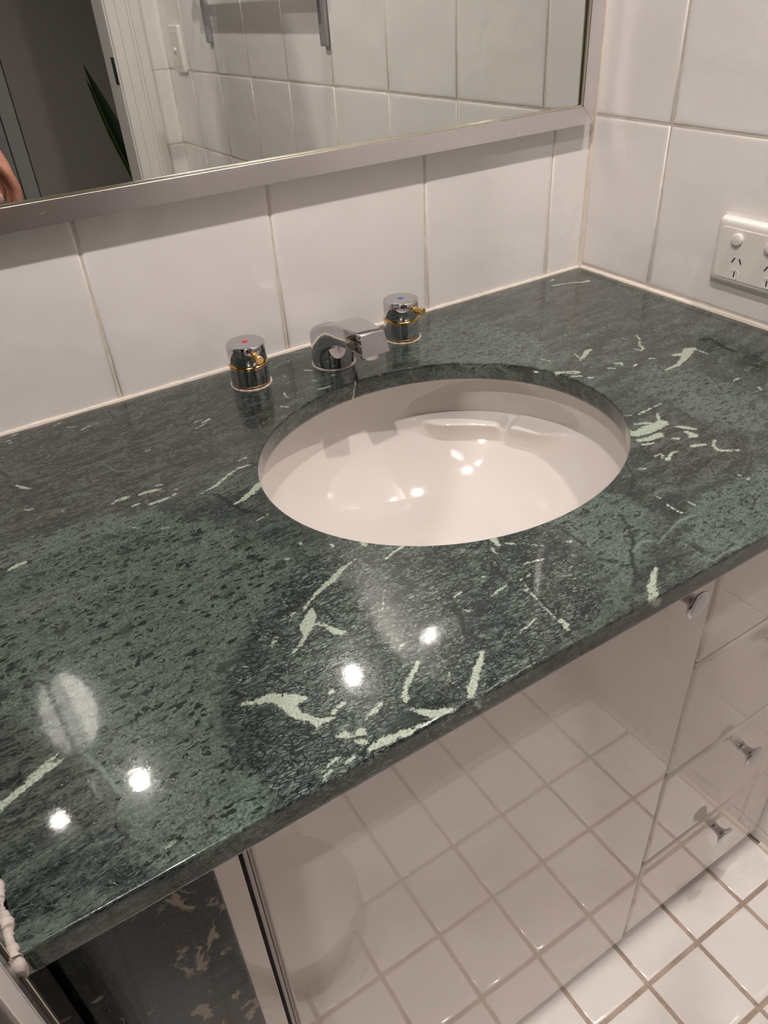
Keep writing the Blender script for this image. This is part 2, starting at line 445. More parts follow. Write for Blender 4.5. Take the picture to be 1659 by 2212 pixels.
# ------------------------------------------------------------------ tiled surfaces
def tiled(name, us, vs, place, thick=0.003, gap=0.0032, mat=None, back=0.06, rnd=3, prof=None):
    """grid of bevelled tiles between the joint lines us / vs; place(u, v, h) -> xyz; h=0 is the tile face"""
    bm = bmesh.new()
    rr = random.Random(rnd)
    prof = prof or [(0.0, -thick), (0.0, -0.0012), (0.0006, -0.00055), (0.0018, -0.00022), (0.0042, -0.00004), (0.006, 0.0), (0.0075, 0.0)]
    for i in range(len(us) - 1):
        for j in range(len(vs) - 1):
            u0, u1, v0, v1 = us[i] + gap / 2, us[i + 1] - gap / 2, vs[j] + gap / 2, vs[j + 1] - gap / 2
            if u1 - u0 < 0.008 or v1 - v0 < 0.008: continue
            t1, t2 = rr.uniform(-1, 1) * 0.0009, rr.uniform(-1, 1) * 0.0009
            rings = []
            for ins, h in prof:
                rings.append([bm.verts.new(place(u, v, h + t1 * (u - (u0 + u1) / 2) + t2 * (v - (v0 + v1) / 2))) for u, v in
                              ((u0 + ins, v0 + ins), (u1 - ins, v0 + ins), (u1 - ins, v1 - ins), (u0 + ins, v1 - ins))])
            for a, b in zip(rings, rings[1:]):
                for k in range(4):
                    bm.faces.new((a[k], a[(k + 1) % 4], b[(k + 1) % 4], b[k])).smooth = True
            bm.faces.new(rings[-1]).smooth = True
    # grout slab just below
    U0, U1, V0, V1 = us[0], us[-1], vs[0], vs[-1]
    f_ = [bm.verts.new(place(u, v, -0.0012)) for u, v in ((U0, V0), (U1, V0), (U1, V1), (U0, V1))]
    b_ = [bm.verts.new(place(u, v, -back)) for u, v in ((U0, V0), (U1, V0), (U1, V1), (U0, V1))]
    bm.faces.new(f_).material_index = 1
    bm.faces.new(b_[::-1]).material_index = 1
    for k in range(4):
        bm.faces.new((f_[k], b_[k], b_[(k + 1) % 4], f_[(k + 1) % 4])).material_index = 1
    bmesh.ops.recalc_face_normals(bm, faces=bm.faces[:])
    me = bpy.data.meshes.new(name); bm.to_mesh(me); bm.free()
    o = link(name, me, None, mat)
    struct(name, o)
    return o

def span(lo, hi, first, pitch):
    """joint lines from lo to hi, one of them at `first`"""
    k = math.ceil((lo - first) / pitch)
    r = [lo]
    while first + k * pitch < hi - 1e-6:
        v = first + k * pitch
        if v > lo + 1e-6: r.append(v)
        k += 1
    return r + [hi]

FLOOR = -0.7836
FRONT = -1.67
wm = [MT['tile'], MT['grout']]
# joints of the upper courses: z = 0.195 and every 0.190; on the back wall the first joint is behind the mirror frame
zj = span(FLOOR, CEIL, 0.195, 0.190)
zb = [FLOOR, -0.60, -0.40, -0.2, -0.0035, 0.195, 0.385, 0.575, 0.765, 0.955, 1.145, CEIL]
tiled('wall_back', span(-0.879, 0.0, -0.0655, 0.2), zb, lambda u, v, h: (u, -h, v), mat=wm, rnd=5)
tiled('wall_right', span(FRONT - 0.1, 0.0, -0.1235, 0.1975), zj, lambda u, v, h: (-h, u, v), mat=wm, rnd=6)
tiled('wall_front', span(-0.058, 0.0, -0.3, 0.2), zj, lambda u, v, h: (u, FRONT + h, v), mat=wm, back=0.1, rnd=7)
tiled('floor', span(-1.9, 0.0, -0.1999, 0.0993), span(FRONT - 0.1, 0.0, -0.5452, 0.0993), lambda u, v, h: (u, v, FLOOR + h + 0.0), mat=[MT['ftile'], MT['fgrout']], gap=0.0040, rnd=8,
      prof=[(0.0, -0.003), (0.0, -0.0022), (0.001, -0.0013), (0.003, -0.0006), (0.006, -0.00018), (0.0095, 0.0), (0.012, 0.0)])
sm_ = [MT['shower_tile'], MT['fgrout']]
tiled('wall_left', span(FRONT, 0.0, -0.1235, 0.1975), zj, lambda u, v, h: (-1.9 + h, u, v), mat=sm_, rnd=9)
tiled('wall_shower', span(-1.9, -0.879, -1.1, 0.2), zj, lambda u, v, h: (u, -h, v), mat=sm_, rnd=10)
struct('ceiling', obj('ceiling', bx(-1.9, 0.0, FRONT - 0.1, 0.0, CEIL, CEIL + 0.05), MT['ceiling']))
# front wall around the doorway (painted plaster above the opening, tiles to the left of it)
struct('wall_front_header', obj('wall_front_header', bx(-1.02, -0.058, FRONT - 0.1, FRONT, 1.28, CEIL), MT['paint']))
tiled('wall_front_left', span(-1.9, -1.02, -1.5, 0.2), zj, lambda u, v, h: (u, FRONT + h, v), mat=wm, back=0.1, rnd=11)

# door frame (jamb, stop and moulded architrave), right side of the doorway
def architrave(bm, x0, x1, sgn):
    w = x1 - x0
    steps = [(0.0, 0.30, 0.012), (0.30, 0.62, 0.0155), (0.62, 0.72, 0.018), (0.72, 1.0, 0.0215)]
    for a, b, t in steps:
        xa, xb = (x0 + a * w, x0 + b * w) if sgn > 0 else (x1 - b * w, x1 - a * w)
        box(bm, xa, xb, FRONT - 0.001, FRONT + t, FLOOR, 1.33, 0.0015)
d1 = thing('door_1', 'white painted door frame at the bathroom doorway, seen in the mirror', 'door frame', (-0.17, FRONT, FLOOR))
del d1['category']; d1['kind'] = 'structure'
def child(o, root):
    o.parent = root; o.location = o.location - root.location; return o
bm = bmesh.new(); architrave(bm, -0.146, -0.060, 1); child(obj('architrave', bm, MT['paint']), d1)
bm = bmesh.new(); box(bm, -0.1495, -0.128, FRONT - 0.105, FRONT - 0.0012, FLOOR, 1.28, 0.001)
jamb = child(obj('jamb', bm, MT['paint']), d1)
child(obj('strike_plate', bx(-0.1512, -0.1490, FRONT - 0.034, FRONT - 0.006, 0.170, 0.236, 0.0008), MT['steel']), d1)
bm = bmesh.new(); architrave(bm, -1.10, -1.02, -1); child(obj('architrave', bm, MT['paint']), d1)
child(obj('jamb', bx(-1.02, -1.0, FRONT - 0.12, FRONT + 0.004, FLOOR, 1.28, 0.002), MT['paint']), d1)
child(obj('head', bx(-1.0, -0.1495, FRONT - 0.12, FRONT + 0.004, 1.26, 1.28, 0.002), MT['paint']), d1)

# hallway seen through the doorway
HY = -2.75
struct('wall_hall', obj('wall_hall', bx(-0.275, 0.9, HY - 0.05, HY, FLOOR, 1.5), MT['hall']))
struct('wall_hall_side', obj('wall_hall_side', bx(-1.95, -0.42, HY - 0.05, HY, FLOOR, 1.5), MT['hall']))
bm = bmesh.new()
box(bm, -0.335, -0.279, HY - 0.03, HY + 0.012, FLOOR, 1.5, 0.003)
box(bm, -0.372, -0.338, HY - 0.03, HY + 0.004, FLOOR, 1.5, 0.003)
box(bm, -0.42, -0.375, HY - 0.05, HY - 0.012, FLOOR, 1.5, 0.003)
struct('trim_1', obj('trim_1', bm, MT['hall_trim']), 'grey door trim across the hallway, in the mirror')
struct('wall_hall_end', obj('wall_hall_end', bx(0.9, 0.95, HY, FRONT - 0.1, FLOOR, 1.5), MT['hall']))
struct('wall_hall_far', obj('wall_hall_far', bx(-1.95, -1.9, HY, FRONT - 0.1, FLOOR, 1.5), MT['hall']))
struct('floor_hall', obj('floor_hall', bx(-1.9, 0.9, HY, FRONT - 0.1, FLOOR - 0.05, FLOOR), MT['hall_floor']))
struct('ceiling_hall', obj('ceiling_hall', bx(-1.9, 0.9, HY, FRONT - 0.1, 1.5, 1.55), MT['hall']))
struct('wall_hall_near', obj('wall_hall_near', bx(0.06, 0.9, FRONT - 0.10, FRONT - 0.06, FLOOR, 1.5), MT['hall']))

# ------------------------------------------------------------------ sealant beads
def bead(name, pts, r, mat, label, wob=0.0, seed=1, n=8):
    rr = random.Random(seed)
    bm = bmesh.new()
    P = []
    for a, b in zip(pts, pts[1:]):
        a, b = Vector(a), Vector(b); k = max(2, int((b - a).length / 0.008))
        P += [a.lerp(b, i / k) for i in range(k)]
    P.append(Vector(pts[-1]))
    R_ = [r * (1 + rr.uniform(-wob, wob)) for _ in P]
    tube(bm, P, R_, n)
    o = struct(name, obj(name, bm, mat, smooth=True), label)
    return o
bead('trim_2', [(-0.874, -0.0005, 0.0002), (-0.001, -0.0005, 0.0002)], 0.0028, MT['sealant'], 'cream silicone bead between counter and mirror wall', 0.18, 2)
bead('trim_3', [(-0.0005, -0.001, 0.0002), (-0.0005, -0.545, 0.0002)], 0.0027, MT['sealant'], 'cream silicone bead between counter and right wall', 0.18, 3)
bead('trim_4', [(-0.0004, -0.0004, 0.0), (-0.0004, -0.0004, CEIL - 0.005)], 0.0042, MT['sealant'], 'cream silicone in the corner of the tiled walls', 0.1, 4)
bead('trim_5', [(0.0, -0.50, FLOOR), (0.0, -1.6, FLOOR)], 0.006, MT['sealant'], 'silicone along the floor at the right wall', 0.15, 5)
# ragged old sealant at the left end of the counter
rr = random.Random(12)
bm = bmesh.new()
P = []; R_ = []
for i in range(150):
    y = -0.40 - i * 0.00096
    P.append((-0.8752 + rr.uniform(-0.0004, 0.0004), y, 0.0004 + rr.uniform(-.0003, .0006))); R_.append(0.0019 + rr.uniform(-0.0007, 0.0009) + 0.0009 * math.sin(i * 0.31) * (i > 60) + (0.0010 if i > 120 else 0))
tube(bm, P, R_, 8)
P = [(-0.8745 + rr.uniform(-.0008, .0008), -0.5425 - rr.uniform(0, .002), 0.002 - i * 0.0022) for i in range(7)]
tube(bm, P, [0.0026, 0.0036, 0.0038, 0.0034, 0.0030, 0.0026, 0.002], 8)
struct('trim_6', obj('trim_6', bm, MT['sealant_old'], smooth=True, angle=80), 'ragged old white sealant at the left end of the counter')

# ------------------------------------------------------------------ counter top
CX0, CX1, CY0, CY1, CT = -0.8735, -0.0008, -0.5401, -0.0008, -0.0196
EX, EY, EA, EB = -0.438, -0.2755, 0.1792, 0.1565
VEINS = [[-0.599,-0.3822,0.00063,-0.6081,-0.3853,0.00093,-0.6146,-0.3866,0.00217,-0.6233,-0.392,0.0026,-0.6324,-0.3957,0.00182,-0.6412,-0.3994,0.0015,-0.6489,-0.4037,0.00089,-0.6581,-0.4098,0.00059],[-0.6511,-0.4117,0.00132,-0.6569,-0.4189,0.00436,-0.6627,-0.4249,0.00503,-0.6669,-0.4317,0.00171,-0.6728,-0.4371,0.00127,-0.6815,-0.442,0.00097],[-0.6549,-0.4274,0.00115,-0.6514,-0.4329,0.00157,-0.6491,-0.4404,0.00284,-0.6453,-0.4451,0.00212],[-0.6637,-0.4079,0.00103,-0.6676,-0.4092,0.00088],[-0.6845,-0.423,0.00086,-0.6918,-0.4292,0.0007],[-0.7271,-0.462,0.00053,-0.7186,-0.4655,0.00199,-0.7087,-0.4685,0.00365,-0.7033,-0.4762,0.0056,-0.6985,-0.478,0.00461,-0.6923,-0.4807,0.00105],[-0.7042,-0.4803,0.00393,-0.7021,-0.4896,0.00292,-0.6977,-0.4964,0.00225,-0.6948,-0.5015,0.00288,-0.6906,-0.5021,0.0016,-0.6859,-0.5039,0.00077],[-0.6726,-0.4969,0.00065,-0.6793,-0.4984,0.00162,-0.6852,-0.5006,0.00103],[-0.6564,-0.5105,0.00117,-0.662,-0.5128,0.00154,-0.6698,-0.515,0.00115],[-0.6194,-0.4958,0.00095,-0.6284,-0.5024,0.00187,-0.6379,-0.5082,0.00171,-0.6419,-0.5143,0.00221,-0.6428,-0.5184,0.00104],[-0.6444,-0.5244,0.00103,-0.6393,-0.531,0.00224,-0.6351,-0.5354,0.00319,-0.6287,-0.5368,0.00224,-0.6235,-0.5397,0.00167],[-0.5806,-0.5125,0.00151,-0.589,-0.5198,0.00229,-0.5972,-0.526,0.00226,-0.6047,-0.5323,0.00289,-0.6087,-0.5368,0.00195],[-0.6897,-0.5167,0.00189,-0.6854,-0.519,0.0022],[-0.6816,-0.5223,0.00138,-0.6769,-0.522,0.00284,-0.6759,-0.5241,0.00126],[-0.6829,-0.5264,0.00125,-0.6793,-0.5296,0.00187],[-0.6804,-0.5352,0.00124,-0.6735,-0.535,0.0028,-0.6669,-0.5354,0.00312,-0.6617,-0.5361,0.00188,-0.6544,-0.5375,0.00283,-0.6518,-0.5379,0.00126],[-0.6484,-0.5373,0.00126,-0.6399,-0.5388,0.00089],[-0.6957,-0.5294,0.00074,-0.7042,-0.531,0.00086,-0.7094,-0.5327,0.00049],[-0.6887,-0.5342,0.00049,-0.6946,-0.5349,0.00074,-0.6962,-0.5358,0.00049],[-0.7043,-0.5349,0.00061,-0.7082,-0.5362,0.0011,-0.7108,-0.5382,0.00073],[-0.5565,-0.3891,0.00128,-0.5657,-0.3914,0.00127,-0.581,-0.3952,0.00063],[-0.5827,-0.3673,0.00323,-0.5843,-0.3726,0.00176],[-0.5899,-0.415,0.00076,-0.5919,-0.4147,0.00061],[-0.5569,-0.458,0.00074,-0.5639,-0.4594,0.00059],[-0.5618,-0.4777,0.00058,-0.566,-0.4757,0.00058],[-0.6054,-0.3559,0.00178,-0.6049,-0.3589,0.00064],[-0.6241,-0.3396,0.00131,-0.6245,-0.3419,0.00081],[-0.641,-0.3503,0.00128,-0.6409,-0.3529,0.00064],[-0.6766,-0.4852,0.00172,-0.6781,-0.4858,0.00132],[-0.6169,-0.4767,0.00055,-0.6234,-0.4795,0.00041],[-0.6047,-0.4927,0.00021,-0.6063,-0.5041,0.00034,-0.6103,-0.5185,0.00027],[-0.5998,-0.4248,0.00022,-0.606,-0.4324,0.00022,-0.612,-0.4408,0.00022],[-0.6074,-0.5432,0.0013,-0.6045,-0.546,0.00194],[-0.7316,-0.1939,0.00076,-0.7255,-0.1906,0.00171,-0.7184,-0.1911,0.00247,-0.7154,-0.1911,0.00095],[-0.7065,-0.1936,0.00133,-0.6998,-0.1938,0.00209,-0.6926,-0.1952,0.00171,-0.6883,-0.1958,0.00095],[-0.6916,-0.1874,0.00077,-0.6889,-0.1887,0.00134,-0.6854,-0.1896,0.00077],[-0.7048,-0.2139,0.00111,-0.696,-0.2142,0.00186,-0.6871,-0.2145,0.00168,-0.6803,-0.2123,0.00131],[-0.6896,-0.1997,0.00057,-0.6768,-0.2067,0.00057],[-0.7174,-0.2075,0.00112,-0.7115,-0.2073,0.00112],[-0.7064,-0.2096,0.00075,-0.7039,-0.2067,0.00056],[-0.6623,-0.2257,0.00074,-0.6463,-0.2207,0.0015,-0.6314,-0.2116,0.00133,-0.6195,-0.2066,0.00115,-0.6082,-0.2073,0.00096],[-0.6142,-0.1944,0.00078,-0.6055,-0.1936,0.00078],[-0.6449,-0.2585,0.00072,-0.6361,-0.2558,0.00216,-0.626,-0.2507,0.00309,-0.6145,-0.243,0.00369],[-0.7946,-0.1092,0.00104,-0.7897,-0.118,0.00165,-0.785,-0.1232,0.00103],[-0.8242,-0.2366,0.00071,-0.8194,-0.2339,0.00215,-0.811,-0.2324,0.00162],[-0.8057,-0.2312,0.00054,-0.8028,-0.2294,0.00036],[-0.7964,-0.1565,0.00079,-0.7913,-0.1588,0.00118,-0.7892,-0.1588,0.00049],[-0.7705,-0.1788,0.00077,-0.7669,-0.1754,0.00058],[-0.6201,-0.0977,0.00087,-0.6126,-0.0969,0.00087],[-0.6125,-0.1036,0.0013,-0.605,-0.1006,0.00174],[-0.6251,-0.111,0.00064,-0.6111,-0.1068,0.00065],[-0.6784,-0.1227,0.00125,-0.6751,-0.1226,0.00125],[-0.74,-0.0133,0.0007,-0.7326,-0.0102,0.00058],[-0.7295,-0.0258,0.00057,-0.722,-0.0295,0.00069],[-0.7181,-0.0411,0.00136,-0.7139,-0.0379,0.00068,-0.6978,-0.0349,0.00046],[-0.6389,-0.2912,0.00052,-0.633,-0.2898,0.00086,-0.627,-0.2883,0.00069],[-0.6906,-0.3977,0.00074,-0.6889,-0.3995,0.00073],[-0.7079,-0.2539,0.00035,-0.7017,-0.2562,0.00053],[-0.729,-0.2361,0.00045,-0.7225,-0.2423,0.00054],[-0.6908,-0.4278,0.00099,-0.6847,-0.4227,0.001],[-0.7872,-0.0173,0.00092,-0.7831,-0.0163,0.00116],[-0.7827,-0.0229,0.00092,-0.7856,-0.0218,0.00092],[-0.7818,-0.009,0.0007,-0.7751,-0.0078,0.00093],[-0.0817,-0.0337,0.00224,-0.0705,-0.0369,0.00169,-0.0553,-0.0419,0.00141,-0.0427,-0.0497,0.0017,-0.0329,-0.0516,0.00257],[-0.0735,-0.0201,0.00113,-0.0638,-0.0158,0.00172],[-0.1246,-0.2208,0.00097,-0.1313,-0.2328,0.00143,-0.1418,-0.2413,0.00118,-0.1466,-0.2513,0.00187,-0.1527,-0.2535,0.00116,-0.1544,-0.2449,0.00093],[-0.2143,-0.215,0.00114,-0.2175,-0.2232,0.00113],[-0.2219,-0.2301,0.00112,-0.21,-0.2239,0.00249,-0.1985,-0.217,0.00299,-0.1922,-0.2167,0.00162],[-0.2129,-0.263,0.00154,-0.2085,-0.2666,0.00132],[-0.1986,-0.2594,0.00156,-0.1927,-0.2616,0.00157,-0.1958,-0.2667,0.00133],[-0.142,-0.2181,0.00144,-0.1413,-0.2198,0.0012],[-0.1694,-0.303,0.00133,-0.1512,-0.3029,0.00248,-0.1382,-0.2981,0.00297,-0.1263,-0.2922,0.00463,-0.1124,-0.2848,0.00588,-0.1052,-0.2852,0.00355],[-0.123,-0.2895,0.00349,-0.1336,-0.2836,0.00301],[-0.1047,-0.2911,0.00118,-0.1037,-0.3027,0.00141],[-0.1623,-0.2733,0.00114,-0.1564,-0.2756,0.00137],[-0.1878,-0.2758,0.00133,-0.183,-0.2746,0.00134],[-0.2623,-0.2381,0.00323,-0.2559,-0.2408,0.00216,-0.2484,-0.2517,0.00108],[-0.2508,-0.2424,0.0013,-0.2445,-0.25,0.00282],[-0.2566,-0.2534,0.00128,-0.2486,-0.2589,0.00193],[-0.2449,-0.2666,0.00128,-0.2412,-0.2696,0.0015],[-0.2518,-0.2005,0.00156,-0.2487,-0.211,0.00089],[-0.2917,-0.3596,0.00288,-0.3008,-0.373,0.00471,-0.2941,-0.3781,0.00473,-0.282,-0.3783,0.00631,-0.2698,-0.3785,0.00638,-0.2602,-0.3784,0.00487],[-0.3026,-0.3877,0.00242,-0.2918,-0.3908,0.00375,-0.2787,-0.3919,0.0038],[-0.3045,-0.395,0.00148,-0.2959,-0.3981,0.0013],[-0.2501,-0.3629,0.00119,-0.2584,-0.3721,0.00196],[-0.2821,-0.3651,0.00135,-0.2697,-0.3709,0.00194],[-0.2799,-0.3455,0.00078,-0.2719,-0.3498,0.00079],[-0.2644,-0.3537,0.00158,-0.2533,-0.3523,0.0012,-0.2319,-0.3507,0.00061],[-0.2554,-0.3915,0.00194,-0.251,-0.3968,0.00272,-0.2467,-0.4038,0.00155],[-0.2567,-0.4034,0.0025,-0.2558,-0.4113,0.00345,-0.2613,-0.4107,0.00191],[-0.276,-0.4029,0.00189,-0.2722,-0.4058,0.00189],[-0.2733,-0.4224,0.00187,-0.2658,-0.4247,0.00263,-0.2621,-0.4276,0.00151],[-0.2485,-0.4276,0.00115,-0.2579,-0.4325,0.00151,-0.2607,-0.4405,0.00168,-0.2551,-0.4458,0.00187,-0.2471,-0.4509,0.00113],[-0.3117,-0.4148,0.00109,-0.3029,-0.4149,0.00073,-0.3084,-0.4206,0.0009],[-0.2896,-0.4207,0.00074,-0.2966,-0.4198,0.00128,-0.3073,-0.4248,0.00217],[-0.3377,-0.4217,0.00123,-0.3335,-0.4231,0.00106],[-0.3583,-0.4571,0.00067,-0.358,-0.4616,0.00067],[-0.36,-0.4697,0.00083,-0.3611,-0.4769,0.00099,-0.3605,-0.484,0.00098],[-0.3443,-0.4781,0.00084,-0.3433,-0.4849,0.00067],[-0.1657,-0.1836,0.00072,-0.1643,-0.1848,0.00072],[-0.1373,-0.3622,0.0011,-0.1266,-0.3615,0.00111],[-0.1302,-0.386,0.00131,-0.1337,-0.392,0.00109],[-0.2806,-0.4763,0.00072,-0.2797,-0.4779,0.00072],[-0.2796,-0.4846,0.00089,-0.2776,-0.4846,0.00072],[-0.4986,-0.4187,0.00179,-0.5,-0.4249,0.00266,-0.5016,-0.4322,0.00158],[-0.5083,-0.4329,0.00105,-0.5096,-0.4388,0.00087],[-0.4951,-0.4342,0.00106,-0.491,-0.438,0.00088],[-0.4835,-0.444,0.00053,-0.475,-0.453,0.00071],[-0.5015,-0.4607,0.00068,-0.494,-0.4622,0.00086,-0.4851,-0.4642,0.00052],[-0.4576,-0.4602,0.00089,-0.4541,-0.4605,0.00054],[-0.4281,-0.5192,0.00105,-0.4374,-0.525,0.00224,-0.4459,-0.531,0.00306,-0.4503,-0.5373,0.0037,-0.4566,-0.5397,0.00217],[-0.4526,-0.5426,0.00284,-0.4469,-0.5456,0.00252],[-0.5151,-0.4725,0.0005,-0.5041,-0.4717,0.00051],[-0.5186,-0.4834,0.00115,-0.5193,-0.4852,0.00082],[-0.5204,-0.5197,0.00142,-0.5204,-0.525,0.00205,-0.5225,-0.5289,0.0011],[-0.515,-0.4763,0.00041,-0.5193,-0.4947,0.00041,-0.5211,-0.5115,0.0004,-0.5222,-0.5216,0.00039],[-0.5431,-0.474,0.00065,-0.5297,-0.4718,0.00082,-0.5275,-0.4721,0.00041],[-0.5344,-0.4548,0.001,-0.5334,-0.4556,0.00067],[-0.5496,-0.5128,0.00062,-0.5315,-0.5085,0.00047],[-0.5672,-0.474,0.00064,-0.5621,-0.4777,0.00048],[-0.3617,-0.4807,0.00077,-0.3608,-0.4844,0.00048],[-0.8661,-0.4522,0.00303,-0.8605,-0.4499,0.00243,-0.8547,-0.4475,0.00229,-0.8488,-0.445,0.00271,-0.8419,-0.4425,0.00231,-0.8358,-0.4405,0.00231,-0.8308,-0.4413,0.00136],[-0.8481,-0.4415,0.00095,-0.8418,-0.4378,0.00109,-0.8348,-0.4358,0.00096,-0.8311,-0.4341,0.00055],[-0.7285,-0.462,0.00053,-0.722,-0.4649,0.00133,-0.7167,-0.4655,0.002],[-0.7969,-0.5273,0.00084,-0.792,-0.5262,0.0006],[-0.4564,-0.0896,0.00163,-0.4536,-0.0899,0.00114],[-0.4852,-0.1105,0.00079,-0.4789,-0.112,0.00158,-0.4704,-0.1123,0.00079],[-0.5174,-0.0937,0.00063,-0.5201,-0.102,0.0011,-0.5195,-0.1077,0.00062],[-0.5161,-0.1188,0.00031,-0.5077,-0.1186,0.00031],[-0.5347,-0.1207,0.00092,-0.5295,-0.1264,0.00091],[-0.5004,-0.0561,0.00066,-0.4988,-0.0601,0.00049],[-0.4737,-0.0583,0.00117,-0.4681,-0.0648,0.0015],[-0.4786,-0.0887,0.00146,-0.4777,-0.0912,0.00097],[-0.4434,-0.1186,0.00064,-0.4505,-0.1381,0.00109]]
PALE = [[-0.8185,-0.44,0.00068,-0.8149,-0.4522,0.00133,-0.8128,-0.4585,0.00106,-0.8108,-0.4685,0.00104,-0.8085,-0.4803,0.00128,-0.8053,-0.4851,0.00051],[-0.3899,-0.5099,0.00046,-0.3904,-0.5285,0.00054,-0.3888,-0.5401,0.00054],[-0.3573,-0.5283,0.00038,-0.3572,-0.5393,0.00056],[-0.4057,-0.5011,0.00045,-0.3868,-0.4951,0.00074,-0.3691,-0.4905,0.00114],[-0.3873,-0.5373,0.00072,-0.3732,-0.5358,0.00092,-0.3613,-0.5377,0.00093],[-0.3721,-0.4913,0.00152,-0.3555,-0.4915,0.00135],[-0.4264,-0.4969,0.00178,-0.4148,-0.4916,0.00127,-0.4033,-0.4973,0.00091],[-0.5333,-0.5387,0.00046,-0.5281,-0.5383,0.00046],[-0.7815,-0.1552,0.00049,-0.7607,-0.1579,0.00039,-0.7396,-0.1672,0.00049,-0.7194,-0.1692,0.00039],[-0.7511,-0.1176,0.00041,-0.7198,-0.1159,0.00042,-0.712,-0.1437,0.0005,-0.6911,-0.1523,0.0004],[-0.7744,-0.0855,0.00054,-0.7526,-0.0909,0.00053,-0.7379,-0.0946,0.00053]]
